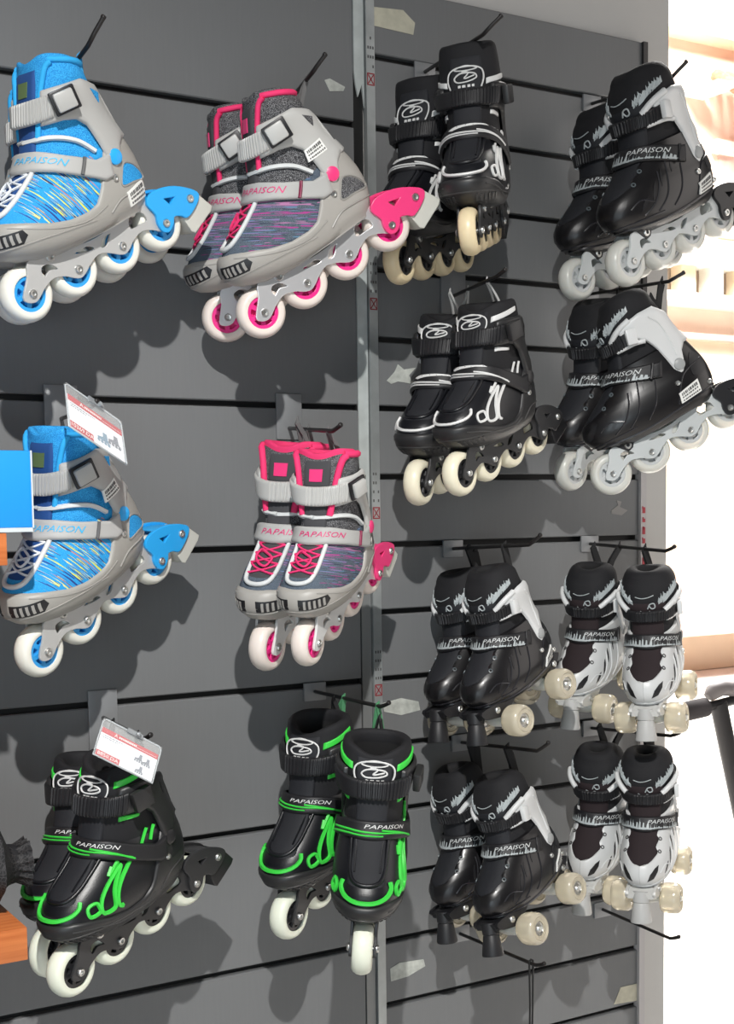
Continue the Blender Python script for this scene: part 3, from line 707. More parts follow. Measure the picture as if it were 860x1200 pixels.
# ------------------------------------------------------------------ palettes
M = mat
steel = M('zinc_steel', (.62, .62, .60), .35, 1.); white = M('white_paper', (.85, .85, .82), .6); ink = M('grey_ink', (.10, .10, .10), .7)
grey_sh = M('warm_grey_plastic', (.335, .325, .30), .45, bump=.08, bscale=2500); lgrey = M('light_grey_plastic', (.52, .52, .50), .4, bump=.06, bscale=2500)
cuffgrey = M('cuff_grey_plastic', (.40, .40, .388), .42, bump=.06, bscale=2500)
ridge = M('shell_edge_grey', (.31, .30, .28), .45); dark = M('black_plastic', (.012, .012, .014), .4)
tyreW = M('white_urethane', (.74, .73, .66), .35, sss=.15); tyreP = M('pinkish_urethane', (.76, .68, .62), .35, sss=.15); tyreC = M('cream_urethane', (.82, .77, .60), .35, sss=.15); tyreG = M('greenish_white_urethane', (.80, .83, .70), .35, sss=.15)
tyreX = M('translucent_urethane', (.86, .86, .80), .28, trans=.35, sss=.1); tyreQ = M('honey_urethane', (.98, .90, .72), .2, trans=.6)
hubB = M('blue_hub', (.03, .32, .72), .35); hubP = M('pink_hub', (.78, .03, .24), .35); hubK = M('black_hub', (.02, .02, .022), .35); hubX = M('clear_hub', (.72, .74, .74), .3, trans=.3)
silver = M('silver_frame', (.74, .74, .75), .35, .65); gframe = M('grey_painted_frame', (.50, .50, .49), .38, .3); pframe = M('pearl_frame', (.74, .74, .73), .35, .25)
blackfr = M('black_satin_frame', (.035, .035, .037), .38, .2); clearfr = M('frosted_frame', (.60, .63, .63), .35, trans=.12)
pinkp = M('pink_plastic', (.82, .045, .20), .38); bluep = M('blue_plastic', (.02, .36, .80), .38); padg = M('pale_grey_rubber', (.55, .55, .50), .6)
inner = M('black_lining', (.012, .012, .013), .9)
blue_k = knit('blue_knit', (.015, .20, .55), (.05, .42, .80), 1300, .5); blue_u = knit('blue_upper_knit', (.02, .27, .62), (.04, .36, .74), 1500, .5, [(.60, .66, .14), (.03, .06, .25), (.05, .22, .55), (.62, .66, .30), (.04, .05, .14), (.45, .22, .22)], (.44, .9), 560.)
pink_k = knit('charcoal_heather_knit', (.022, .022, .026), (.34, .34, .35), 1500, .56); pink_u = knit('blue_grey_upper_knit', (.055, .075, .10), (.13, .16, .20), 1700, .5, [(.36, .06, .24), (.05, .06, .09), (.12, .24, .36), (.22, .14, .30), (.05, .06, .09), (.40, .18, .34)], (.85, .52), 520.)
blue_f = M('blue_fabric', (.02, .36, .75), .8, bump=.2, bscale=900); dblue = M('dark_blue_fabric', (.01, .06, .22), .8, bump=.2, bscale=900); pinkf = M('pink_fabric', (.80, .03, .15), .75, bump=.2, bscale=900)
blue_pal = dict(liner=blue_k, inner=M('blue_lining', (.01, .12, .32), .9), knit=blue_u, tongue=dblue, piping=M('pale_piping', (.62, .64, .64), .6), lace=M('white_lace', (.72, .76, .80), .8), trim=blue_f, accent=bluep, shell=grey_sh, ridge=ridge, dark=dark, cuff=cuffgrey, cuff2=M('grey_strap', (.40, .40, .39), .6), text=M('blue_print', (.04, .42, .75), .5), keeper=ink,
    bolt=steel, white=white, ink=ink, frame=gframe, tyre=tyreW, hub=hubB, brake=bluep, pad=padg, text_th=.62, patch=M('olive_patch', (.10, .16, .06), .8))
pink_pal = dict(blue_pal, patch=pinkp, liner=pink_k, inner=M('pink_lining', (.45, .02, .10), .9), knit=pink_u, tongue=M('grey_tongue', (.05, .05, .055), .85, bump=.2, bscale=900), lace=M('pink_lace', (.75, .03, .16), .8), trim=pinkf, accent=pinkp, shell=M('stone_grey_plastic', (.36, .345, .32), .45, bump=.08, bscale=2500), cuff=M('stone_light_plastic', (.47, .47, .455), .4, bump=.05, bscale=2500), text=M('pink_print', (.62, .02, .16), .5), keeper=M('wine_plastic', (.20, .01, .05), .5), frame=silver, tyre=tyreP, hub=hubP, brake=pinkp)
vinyl = M('black_vinyl', (.006, .0065, .009), .36, bump=.1, bscale=700); blackfab = M('black_fabric', (.006, .006, .008), .8, bump=.25, bscale=1100); blackmesh = M('black_mesh_fabric', (.010, .011, .015), .7, bump=.4, bscale=1600)
charsh = M('charcoal_plastic', (.020, .020, .021), .42, bump=.06, bscale=2500); charridge = M('charcoal_edge', (.045, .045, .045), .4); strapk = M('black_strap', (.011, .011, .013), .5, bump=.2, bscale=1500)
green = M('green_print', (.045, .62, .06), .45); whitep = M('white_print', (.70, .70, .69), .45)
black_pal = dict(liner=blackfab, inner=inner, vinyl=vinyl, tongue=blackmesh, piping=vinyl, logo=whitep, shell=charsh, ridge=charridge, dark=dark, accent=whitep, cuff=charsh, strap=strapk, text=whitep, bolt=steel, frame=blackfr, tyre=tyreC, hub=hubK, brake=blackfr, pad=dark, text_th=.45)
tall_pal = dict(black_pal, tall=22, tyre=M('tan_urethane', (.80, .67, .43), .35, sss=.15))
green_pal = dict(black_pal, accent=green, tyre=tyreG, lettered=True, bold=1.45, text_th=.4)
gloss = M('glossy_black_shell', (.007, .0065, .0075), .32, coat=.12); glossr = M('black_shell_edge', (.022, .022, .026), .25); whitesh = M('white_shell', (.62, .63, .63), .38); whiter = M('white_shell_edge', (.68, .69, .69), .38)
cuffw = M('white_cuff_plastic', (.68, .69, .69), .38); sprint = M('silver_print', (.42, .46, .47), .45)
mold_pal = dict(liner=blackfab, inner=inner, tongue=blackmesh, shell=gloss, ridge=glossr, dark=dark, eyelet=M('slate_eyelet', (.10, .12, .13), .35), cuff=cuffw, strap=strapk, buckle=cuffw, print=sprint, text=M('strap_white', (.60, .62, .62), .5), pivot=M('grey_button', (.35, .36, .36), .4), bolt=steel, white=white, ink=ink, frame=clearfr, tyre=tyreX, hub=hubX, brake=dark, pad=dark)
quad_pal = dict(mold_pal, tyre=tyreQ, plate=dark, truck=tyreX, stop=M('black_rubber', (.014, .014, .016), .5), hub=steel)
quadw_pal = dict(quad_pal, shell=whitesh, ridge=whiter, tongue=M('maroon_black_fabric', (.018, .010, .012), .85), eyelet=M('eyelet_dark', (.08, .08, .08), .5), plate=M('milky_plate', (.66, .66, .64), .35, trans=.1), stop=M('grey_rubber', (.46, .46, .45), .5))

# ------------------------------------------------------------------ where each skate hangs: x, y, z (reference slot), yaw, pitch, roll, size
POSE = {'blue_top_out': (0.5417, -0.1820, 0.2456, 9.54, 29.55, -4.8, 1.0132), 'blue_top_in': (0.5643, -0.0857, 0.2529, 9.5, 27., 0, 1.022), 'pink_top_out': (0.8436, -0.1859, 0.2566, -14.07, 34.5, -9.03, 1.0287), 'pink_top_in': (0.8405, -0.0945, 0.2627, -21.9, 33.9, -9.18, 1.0327),
 'uk_top_out': (1.0825, -0.1920, 0.3299, 46, 14.5, 3.5, 0.9856), 'uk_top_in': (1.062, -0.10, 0.305, 30., 13., 1., 1.0), 'c4_top_out': (1.3903, -0.2304, 0.3347, 4.36, 24.8, 2., 1.0556), 'c4_top_in': (1.4129, -0.0998, 0.3228, 4, 19, 1.8, 1.0300),
 'c3_mid_out': (1.0982, -0.2050, 0.0272, 20.8, 18, 0, 0.9709), 'c3_mid_in': (1.0876, -0.1029, 0.0121, 31.4, 13.65, -2.2, 1.0319), 'c4_mid_out': (1.3782, -0.2400, 0.0450, -29.2, 28.8, -0.9, 0.9802), 'c4_mid_in': (1.4031, -0.0827, 0.0467, 8, 24.4, -6, 0.9894),
 'blue_mid': (0.5445, -0.1496, -0.1555, 20., 29.6, -4.8, 1.0193), 'pink_mid_out': (0.8427, -0.2120, -0.1697, 33.6, 24.75, -2.5, 0.9496), 'pink_mid_in': (0.8521, -0.1024, -0.1779, 30.5, 24.8, -4.5, 1.06), 'green_left_out': (0.5512, -0.2150, -0.5326, 23.8, 17.1, -2, 1.0100), 'green_left_in': (0.5399, -0.1083, -0.5523, 39.9, 6.8, 2.6, .9924),
 'green_mid_out': (0.8629, -0.2430, -0.5450, 55, 19.7, -4.55, 1.0490), 'green_mid_in': (0.8794, -0.1134, -0.5413, 26.5, 19.95, -2.2, 1.0690), 'quad3_out': (1.1445, -0.1950, -0.3201, 14.8, 22.3, 6.6, 0.8757), 'quad3_in': (1.1625, -0.0834, -0.3391, 14, 17.9, 7.3, 0.9104), 'quad3w_out': (1.3949, -0.2000, -0.3393, 39, 18.2, 2.7, 0.9109), 'quad3w_in': (1.3630, -0.0985, -0.3308, 27, 20.8, -2.4, 0.8859),
 'quad4_out': (1.1614, -0.1980, -0.6188, 19.6, 18.4, 12.1, 0.8925), 'quad4_in': (1.1751, -0.0801, -0.6267, 12, 24.3, 8.1, 0.9075), 'quad4w_out': (1.3833, -0.2050, -0.6057, 38.5, 16.8, 1.7, 0.8927), 'quad4w_in': (1.3782, -0.1003, -0.6136, 30, 20.5, -1.2, 0.9019)}
# hooks: base on wall, end of straight rod (reference-slot heights)
HOOKS = {'blue_top': ((.549, .468), (.519, .461)), 'pink_top': ((.883, .503), (.797, .474)), 'uk_top': ((1.119, .590), (1.047, .558)), 'c4_top': ((1.434, .588), (1.369, .550)), 'c3_mid': ((1.166, .270), (1.066, .254)), 'c4_mid': ((1.430, .291), (1.368, .270)),
 'blue_mid': ((.556, .074), (.509, .069)), 'pink_mid': ((.885, .068), (.817, .049)), 'green_left': ((.600, -.318), (.561, -.308)), 'green_mid': ((.919, -.309), (.881, -.298)), 'quad3': ((1.162, -.109), (1.118, -.098)), 'quad3w': ((1.430, -.108), (1.364, -.113)),
 'quad4': ((1.175, -.409), (1.131, -.381)), 'quad4w': ((1.434, -.411), (1.376, -.384)), 'e1': ((1.169, -.711), (1.127, -.682)), 'e2': ((1.458, -.720), (1.377, -.688))}
HL = .25
def hook_pt(k, y):
    (bx, bz), (ex, ez) = HOOKS[k]; t = -y / HL; return Vector((bx + (ex - bx) * t, y, bz + (ez - bz) * t + Z0))

PROTO = {}
def get_skate(kind):
    if kind not in PROTO:
        f, nm, pal = {'blue': (make_knit_skate, 'inline_skate', dict(blue_pal, sticker='shell')), 'pink': (make_knit_skate, 'inline_skate', dict(pink_pal, sticker='cuff')), 'pink2': (make_knit_skate, 'inline_skate', dict(pink_pal, frame=pframe, text_th=.35, rim=44, inner=M('pink_collar', (.72, .03, .14), .8, bump=.2, bscale=900), trim_r=.0046)), 'blue2': (make_knit_skate, 'inline_skate', dict(blue_pal, sticker='cuff')),
            'black': (make_soft_skate, 'inline_skate', black_pal), 'blacktall': (make_soft_skate, 'inline_skate', tall_pal), 'green': (make_soft_skate, 'inline_skate', green_pal), 'mold': (make_molded_inline, 'inline_skate', mold_pal), 'quad': (make_quad, 'roller_skate', quad_pal), 'quadw': (make_quad, 'roller_skate', quadw_pal)}[kind]
        PROTO[kind] = [f(nm, pal), False]
        return PROTO[kind][0]
    return PROTO[kind][0]
def place(pose, kind, label, group, hook, loopmat, brake=True):
    r = get_skate(kind)
    if PROTO[kind][1]: r = dup_tree(r, None, () if brake else ('brake',))
    PROTO[kind][1] = True
    x, y, z, yaw, pit, rol, s = POSE[pose]
    r.location = (x, y, z + Z0); r.rotation_euler = (math.radians(rol), math.radians(pit), PI + math.radians(yaw)); r.scale = (s, s, s)
    tag(r, label, 'skate' if 'quad' not in kind else 'roller skate', group)
    # the heel loop that carries the boot on its hook
    R = Euler(r.rotation_euler).to_matrix(); a = Vector((x, y, z + Z0)); loc = lambda p: (R.transposed() @ (Vector(p) - a)) / s
    hw = .0035 if kind in ('quad', 'quadw', 'mold') else .008; w1 = a + R @ (Vector((-.074, -hw, .172)) * s); w2 = a + R @ (Vector((-.074, hw, .172)) * s)
    yh = min(a.y + (R @ Vector((-.072, 0, .19))).y, -.02); h = hook_pt(hook, max(yh, -HL + .01))
    tdir = (hook_pt(hook, -.2) - hook_pt(hook, 0)).normalized(); hp = h + Vector((0, 0, .0045))
    b = MB()
    path = [w1, w1 + (hp - w1) * .25, w1 + (hp - w1) * .6, hp - tdir * .002 + Vector((0, 0, -.006)), hp + Vector((0, 0, .0)), hp + tdir * .002 + Vector((0, 0, -.006)), w2 + (hp - w2) * .6, w2 + (hp - w2) * .25, w2]
    b.strip([loc(p) for p in path], .0032 if kind[:5] == 'black' else (.0055 if 'quad' not in kind and kind != 'mold' else .0105), .0016, loc(a + Vector((0, 1, .15))))
    b.build('pull_loop', loopmat, r, 0)
    return r
blueloop = M('blue_webbing', (.03, .30, .60), .8); greyloop = M('grey_webbing', (.12, .12, .12), .8); blackloop = M('black_webbing', (.012, .012, .013), .8); silverloop = M('silver_cord', (.45, .45, .44), .5); greenloop = M('green_webbing', (.06, .22, .10), .7)
gi = 'inline skates hanging in pairs on the slatwall'; gq = 'quad roller skates hanging on the slatwall'
place('blue_top_out', 'blue', 'blue and grey knit inline skate hanging at top left, in front of its twin', gi, 'blue_top', blueloop)
place('blue_top_in', 'blue', 'blue and grey inline skate mostly hidden behind its twin at top left, against the slatwall', gi, 'blue_top', blueloop, False)
place('pink_top_out', 'pink', 'grey and pink knit inline skate of the upper pink pair, nearest with pink heel brake', gi, 'pink_top', greyloop)
place('pink_top_in', 'pink', 'grey and pink inline skate of the upper pink pair, tucked behind its partner', gi, 'pink_top', greyloop, False)
place('uk_top_out', 'blacktall', 'black inline skate with cream wheels, front one of the highest black pair', gi, 'uk_top', silverloop)
place('uk_top_in', 'blacktall', 'black inline skate with cream wheels, rear left one of the highest black pair', gi, 'uk_top', silverloop, False)
place('c4_top_out', 'mold', 'black hard-shell inline skate with white cuff, front one of the top right pair', gi, 'c4_top', blackloop)
place('c4_top_in', 'mold', 'black hard-shell inline skate with white cuff, rear one of the top right pair', gi, 'c4_top', blackloop, False)
place('c3_mid_out', 'black', 'black inline skate with white piping, front one of the middle black pair', gi, 'c3_mid', silverloop)
place('c3_mid_in', 'black', 'black inline skate with white piping, rear left one of the middle black pair', gi, 'c3_mid', silverloop, False)
place('c4_mid_out', 'mold', 'black hard-shell inline skate with white cuff, front one of the second right pair', gi, 'c4_mid', blackloop)
place('c4_mid_in', 'mold', 'black hard-shell inline skate with white cuff, rear one of the second right pair', gi, 'c4_mid', blackloop, False)
place('blue_mid', 'blue2', 'single blue and grey inline skate hanging below a price tag beside the blue box', gi, 'blue_mid', blueloop)
place('pink_mid_out', 'pink2', 'grey inline skate with pink collar and brake, right one of the lower pink pair', gi, 'pink_mid', greyloop)
place('pink_mid_in', 'pink2', 'grey inline skate with pink collar, left one of the lower pink pair half hidden', gi, 'pink_mid', greyloop, False)
place('green_left_out', 'green', 'black inline skate with green piping and heel brake under the price tag at lower left', gi, 'green_left', blackloop)
place('green_left_in', 'green', 'black inline skate with green piping behind its twin at lower left, beside the mesh bag', gi, 'green_left', blackloop, False)
place('green_mid_out', 'green', 'black inline skate with green piping facing front, hanging over the metal upright', gi, 'green_mid', greenloop)
place('green_mid_in', 'green', 'green-piped black inline skate turned sideways, left of the front-facing green-piped one', gi, 'green_mid', greenloop, False)
place('quad3_out', 'quad', 'black quad roller skate with white cuff, front one of the upper black quad pair', gq, 'quad3', blackloop)
place('quad3_in', 'quad', 'black quad roller skate with white cuff, rear left one of the upper black quad pair', gq, 'quad3', blackloop)
place('quad3w_out', 'quadw', 'white quad roller skate facing front with honey wheels, right one of the upper white pair', gq, 'quad3w', blackloop)
place('quad3w_in', 'quadw', 'white quad roller skate, left one of the upper white pair behind a black skate wheel', gq, 'quad3w', blackloop)
place('quad4_out', 'quad', 'black quad roller skate with white cuff, front one of the lowest black quad pair', gq, 'quad4', blackloop)
place('quad4_in', 'quad', 'black quad roller skate with white cuff, rear left one of the lowest black quad pair', gq, 'quad4', blackloop)
place('quad4w_out', 'quadw', 'white quad roller skate facing front, right one of the lowest white pair', gq, 'quad4w', blackloop)
place('quad4w_in', 'quadw', 'white quad roller skate, left one of the lowest white pair', gq, 'quad4w', blackloop)

# ------------------------------------------------------------------ hooks
hookm = M('black_wire', (.03, .028, .028), .4, .6); platem = M('grey_zinc_plate', (.30, .31, .32), .45, .4)
HL_LABEL = {'blue_top': 'bent black display hook above the top blue skates', 'pink_top': 'bent black display hook above the upper pink skates', 'uk_top': 'bent black display hook carrying the highest black inline pair', 'c4_top': 'black display hook carrying the top right skate pair',
 'c3_mid': 'display hook with grey backplate carrying the middle black inline pair', 'c4_mid': 'black display hook carrying the second right skate pair', 'blue_mid': 'display hook with grey backplate behind the price tag of the single blue skate', 'pink_mid': 'display hook with grey backplate carrying the lower pink pair',
 'green_left': 'display hook with grey backplate behind the lower price tag', 'green_mid': 'black display hook carrying the two green-piped skates by the metal upright', 'quad3': 'display hook carrying the upper black quad pair', 'quad3w': 'display hook carrying the upper white quad pair',
 'quad4': 'display hook carrying the lowest black quad pair', 'quad4w': 'display hook carrying the lowest white quad pair', 'e1': 'empty display hook below the lowest black quads with a cord on its tip', 'e2': 'empty display hook below the lowest white quads'}
TIP = {'blue_top': (.012, .026), 'pink_top': (.008, .016), 'uk_top': (.016, .020), 'c4_top': (.014, .020), 'c4_mid': (.012, .010), 'quad3': (.006, .012), 'quad4': (.006, .012)}
PLATE = {'c3_mid': (.022, .034, .020), 'pink_mid': (.020, .032, .028), 'blue_mid': (.022, .034, .022), 'green_left': (.020, .042, .012)}
for k in HOOKS:
    (bx, bz), (ex, ez) = HOOKS[k]; t = empty('display_hook', (bx, 0, bz + Z0)); tag(t, HL_LABEL[k], 'hook', 'display hooks on the slatwall')
    b = MB(); d = Vector((ex - bx, -HL, ez - bz)); tp = TIP.get(k, (.002, .006))
    b.tube([(0, -.002, 0), d * .3, d * .7, d, d + Vector((tp[0] * .4, -.008, tp[1] * .45)), d + Vector((tp[0], -.016, tp[1]))], .0027, 8)
    b.lathe([(.0027, 0), (.0031, .001), (.0031, .003), (.0024, .004)], tuple(d + Vector((tp[0], -.014, tp[1]))), n=10, direction=(tp[0], -.02, tp[1])); b.build('rod', hookm, t, 60)
    w, h, up = PLATE.get(k, (.018, .013, .004)); b = MB(); b.box((0, -.0018, up - h / 2 + .004 if k in PLATE else 0), (w * 2, .004, h * 2)); b.build('backplate', platem, t, 30, .001)
# cord with toggle on the lowest hook
b = MB(); p = hook_pt('e1', -.236); cordm = M('black_cord', (.01, .01, .01), .7)
b.tube([p + Vector((-.003, 0, .003)), p + Vector((-.002, 0, -.06)), p + Vector((-.003, 0, -.115))], .0014, 6); b.tube([p + Vector((.0035, 0, .003)), p + Vector((.003, 0, -.06)), p + Vector((.001, 0, -.115))], .0014, 6)
b.tube([p + Vector((-.003, 0, .003)), p + Vector((0, 0, .0055)), p + Vector((.0035, 0, .003))], .0014, 6)
b.tube([p + Vector((0, 0, -.098)), p + Vector((.008, 0, -.102)), p + Vector((.008, 0, -.112)), p + Vector((0, 0, -.116)), p + Vector((-.001, 0, -.17)), p + Vector((.003, 0, -.2))], .0014, 6)
t = b.build('hanging_cord', cordm, None, 60); tag(t, 'thin black knotted cord dangling from the empty bottom hook', 'cord')
k = MB(); k.lathe([(.001, .006), (.0042, .004), (.0046, 0), (.0042, -.004), (.001, -.006)], tuple(p + Vector((0, 0, -.112))), 'z', 12); k.build('cord_lock', dark, t, 60)

# ------------------------------------------------------------------ price tags
clear = M('clear_plastic', (.95, .97, .97), .08, spec=.4, alpha=.10); cardw = M('card_white', (.86, .88, .92), .55); red = M('tag_red', (.55, .035, .05), .5); redt = M('tag_white_print', (.9, .88, .86), .5); greyp = M('card_grey_print', (.22, .24, .28), .6); bluepr = M('card_blue_print', (.20, .32, .42), .6)
def price_tag(corners, price, label, colour_first):
    TL, TR, BR, BL = [Vector((c[0], c[1], c[2] + Z0)) for c in corners]
    u = TR - TL; v = BL - TL; n = u.cross(v).normalized()
    if n.y > 0: n = -n
    W, H = u.length, v.length; X = u.normalized(); Y = -(v - X * v.dot(X)).normalized(); o_ = (TL + BR) / 2
    t = bpy.data.objects.new('price_tag', None); C.objects.link(t); Zv = X.cross(Y); t.matrix_world = Matrix.Translation(o_) @ Matrix((X, Y, Zv)).transposed().to_4x4(); t.empty_display_size = .03
    s = 1 if Zv.y < 0 else -1
    tag(t, label, 'price tag', 'price tags on hook ends')
    def quad(b, x0, y0, x1, y1, z, mi=0): b.add([(x0 * W, y0 * H, z * s), (x1 * W, y0 * H, z * s), (x1 * W, y1 * H, z * s), (x0 * W, y1 * H, z * s)], [(0, 1, 2, 3)], mi)
    b = MB(); b.box((0, 0, -.0012), (W, H, .0004)); b.box((0, 0, .0012), (W, H, .0004)); sl = b.build('plastic_sleeve', clear, t, 0)
    b = MB(); b.tube([(-W / 2, -H / 2, 0), (W / 2, -H / 2, 0), (W / 2, H / 2 - .004, 0), (W / 2 - .004, H / 2, 0), (-W / 2 + .004, H / 2, 0), (-W / 2, H / 2 - .004, 0)], .0011, 6, True); b.build('sleeve_edge', M('milky_plastic', (.6, .64, .66), .25, trans=.3), t, 60)
    b = MB(); b.box((0, -.11 * H, 0), (W * .955, H * .76, .0006)); cd = b.build('card', cardw, t, 0)
    z = .0005
    b = MB(); quad(b, -.477, .13, .477, .27, z); quad(b, -.477, -.49, -.08, -.335, z); b.build('red_band', red, cd, 0)
    b = MB()
    def txt(s_, size, cx, cy, col=0, zz=.0007, sq=1.):
        V, F = text_mesh(s_); b.add([(cx * W + x * size * sq, cy * H + y * size, zz * s) for x, y, _ in V], F, col)
    txt(price, H * .125, -.278, -.412, sq=1.15 * W / H / 1.5); txt('A', H * .13, -.24, .2); rnd = random.Random(2); x = -.19
    while x < .1: w_ = rnd.uniform(.012, .022); quad(b, x, .175, x + w_, .225, .0007); x += w_ + .01
    for i in range(14): x = .12 + .024 * i; quad(b, x, .17, x + .012, .185, .0007)
    b.build('tag_lettering', redt, cd, 0)
    b = MB(); x = -.44
    for row, (x1, yy) in enumerate(((-.02, .07), (-.18, .02))):
        x = -.44
        while x < x1: w_ = rnd.uniform(.012, .045); quad(b, x, yy, x + w_, yy + .022, z); x += w_ + .012
    b.build('small_print', greyp, cd, 0)
    def skate_pic(b, cx, cy, sc):
        P = [(-.5, -.2), (-.5, .0), (-.1, .12), (0, .2), (.02, .6), (.38, .6), (.42, .1), (.5, -.1), (.7, -.2)]; b.add([(cx * W + x * sc, cy * H + y * sc, z * s) for x, y in P], [tuple(range(len(P)))])
        for q in range(4): x = -.42 + .3 * q; b.add([(cx * W + (x + .13 * math.cos(a)) * sc, cy * H + (-.32 + .13 * math.sin(a)) * sc, z * s) for a in [2 * PI * i / 10 for i in range(10)]], [tuple(range(10))])
    b = MB(); sc = H * .26
    if colour_first: skate_pic(b, .10, -.26, sc); b.build('skate_picture', bluepr, cd, 0); b = MB(); skate_pic(b, .30, -.16, sc); b.build('skate_picture', greyp, cd, 0)
    else:
        skate_pic(b, .19, -.08, sc * .8); skate_pic(b, .32, -.10, sc * .8); skate_pic(b, .24, -.36, sc * .75); b.build('skate_picture', greyp, cd, 0)
    b = MB(); b.box((.02 * W, H * .47, .002 * s), (W * .26, H * .12, .003)); b.lathe([(.0028, 0), (.0028, .004), (.001, .005)], (.06 * W, H * .46, .003 * s), 'z', 10); b.build('holder_clip', M('smoky_clip', (.45, .48, .5), .2, trans=.5), t, 30)
    return t
price_tag([[.4719, -.2774, .092], [.5443, -.2506, .0528], [.5332, -.2928, .0064], [.4617, -.3205, .0424]], '10369.DA', 'clear-sleeved price tag with red band above the single blue skate', True)
price_tag([[.5031, -.2710, -.2724], [.5696, -.2744, -.3124], [.5540, -.3002, -.3536], [.4856, -.2952, -.3094]], '8850.DA', 'clear-sleeved price tag with red band above the lower left green-piped skates', False)

# ------------------------------------------------------------------ slatwall, uprights, walls
def slat_mat():
    m = bpy.data.materials.new('grey_melamine'); m.use_nodes = True; nt = m.node_tree; p = nt.nodes['Principled BSDF']; p.inputs['Roughness'].default_value = .42; p.inputs['Specular IOR Level'].default_value = .35
    tc = nt.nodes.new('ShaderNodeTexCoord'); mp = nt.nodes.new('ShaderNodeMapping'); mp.inputs['Scale'].default_value = (60, 3, 4); nz = nt.nodes.new('ShaderNodeTexNoise'); nz.inputs['Scale'].default_value = 4; nz.inputs['Detail'].default_value = 5
    r = nt.nodes.new('ShaderNodeValToRGB'); e = r.color_ramp.elements; e[0].color = (.176, .181, .185, 1); e[1].color = (.183, .188, .192, 1); e[0].position = .3; e[1].position = .7
    L = nt.links; L.new(tc.outputs['Object'], mp.inputs[0]); L.new(mp.outputs[0], nz.inputs['Vector']); L.new(nz.outputs['Fac'], r.inputs[0]); L.new(r.outputs[0], p.inputs['Base Color'])
    return m
slatm = slat_mat(); slotm = M('slot_black', (.006, .006, .006), .6); wallw = M('white_plaster', (.60, .59, .57), .8, bump=.1, bscale=60)
def slat_panel(name, x0, x1, step, top, nslots):
    b = MB(); g = .0042; zs = [top] + [top - step * (i + 1) for i in range(nslots)]
    for i in range(len(zs) - 1):
        za, zb = zs[i] - (g if i else 0), zs[i + 1] + g; c = .0015
        b.add([(x0, c, za), (x1, c, za), (x0, 0, za - c), (x1, 0, za - c), (x0, 0, zb + c), (x1, 0, zb + c), (x0, c, zb), (x1, c, zb), (x0, .012, za), (x1, .012, za), (x0, .012, zb), (x1, .012, zb)],
              [(8, 9, 1, 0), (0, 1, 3, 2), (2, 3, 5, 4), (4, 5, 7, 6), (6, 7, 11, 10), (8, 0, 2, 4, 6, 10), (1, 9, 11, 7, 5, 3)])
    b.add([(x0, .012, zs[0]), (x1, .012, zs[0]), (x1, .012, zs[-1]), (x0, .012, zs[-1])], [(0, 1, 2, 3)], 1)
    o = b.build(name, [slatm, slotm], None, 0); tag(o, kind='structure'); return o
slat_panel('wall_left', -1.6, .998, .2, .7 + Z0, 10); slat_panel('wall_center', 1.032, 1.540, .1, .7 + Z0, 20)
b = MB(); b.box((-.2, .115, 1.9), (3.624, .2, 3.8)); tag(b.build('wall_back', wallw, None, 0), kind='structure')
b = MB(); b.box((1.8, -2.4, -.05), (9, 5.2, .1)); tag(b.build('floor', M('shop_floor_tile', (.45, .43, .41), .4), None, 0), kind='structure')
alu = M('aluminium', (.46, .49, .49), .4, .55, var=.12, bscale=30); aluw = M('pale_film', (.50, .54, .53), .5, var=.1, bscale=40)
b = MB(); b.box((1.0245, -.0005, .65 + Z0 - 1.1 + .3), (.014, .010, 2.2)); tag(b.build('trim_1', alu, None, 0), kind='structure')
b = MB()
def torn(x0, x1, z0, z1, y, seed, mi=0, top=False, bot=True):
    rnd = random.Random(seed); T = [(x0, z1), (x1, z1)] if not top else [(x0, z1), ((x0 + x1) / 2, z1 - .01), (x1, z1 + .006)]
    Bt = [(x1, z0), (x0, z0)] if not bot else [(x1, z0 - .02), (x1 - .004, z0 + .012), (x0 + .006, z0 - .006), (x0 + .002, z0 + .012), (x0, z0 + .03)]
    q = T + Bt; n = len(q); b.add([(x, y, z + Z0) for x, z in q] + [(x, y + .003, z + Z0) for x, z in q], [tuple(range(n)), tuple(range(n, 2 * n))[::-1]] + [(i, (i + 1) % n, (i + 1) % n + n, i + n) for i in range(n)], mi)
b.box((1.007, .008, Z0 - .15), (.018, .008, 1.7), mi=1)
torn(.999, 1.0155, .545, .70, -.002, 1); torn(.999, 1.0155, -.03, .36, -.002, 2, top=True); torn(1.0, 1.0155, -1.0, -.02, -.001, 3, 2, top=True, bot=False)
tag(b.build('trim_2', [aluw, slotm, M('dull_aluminium', (.26, .27, .27), .45, .4)], None, 0), kind='structure')
b = MB(); b.box((1.5445, .002, .36 + Z0), (.009, .014, .68)); tag(b.build('trim_3', M('dark_edge_strip', (.045, .042, .042), .5), None, 0), kind='structure')
b = MB(); b.box((1.5425, .001, -.56 + Z0), (.012, .014, 1.16)); tag(b.build('trim_4', M('white_edge_strip', (.55, .53, .53), .55), None, 0), kind='structure')
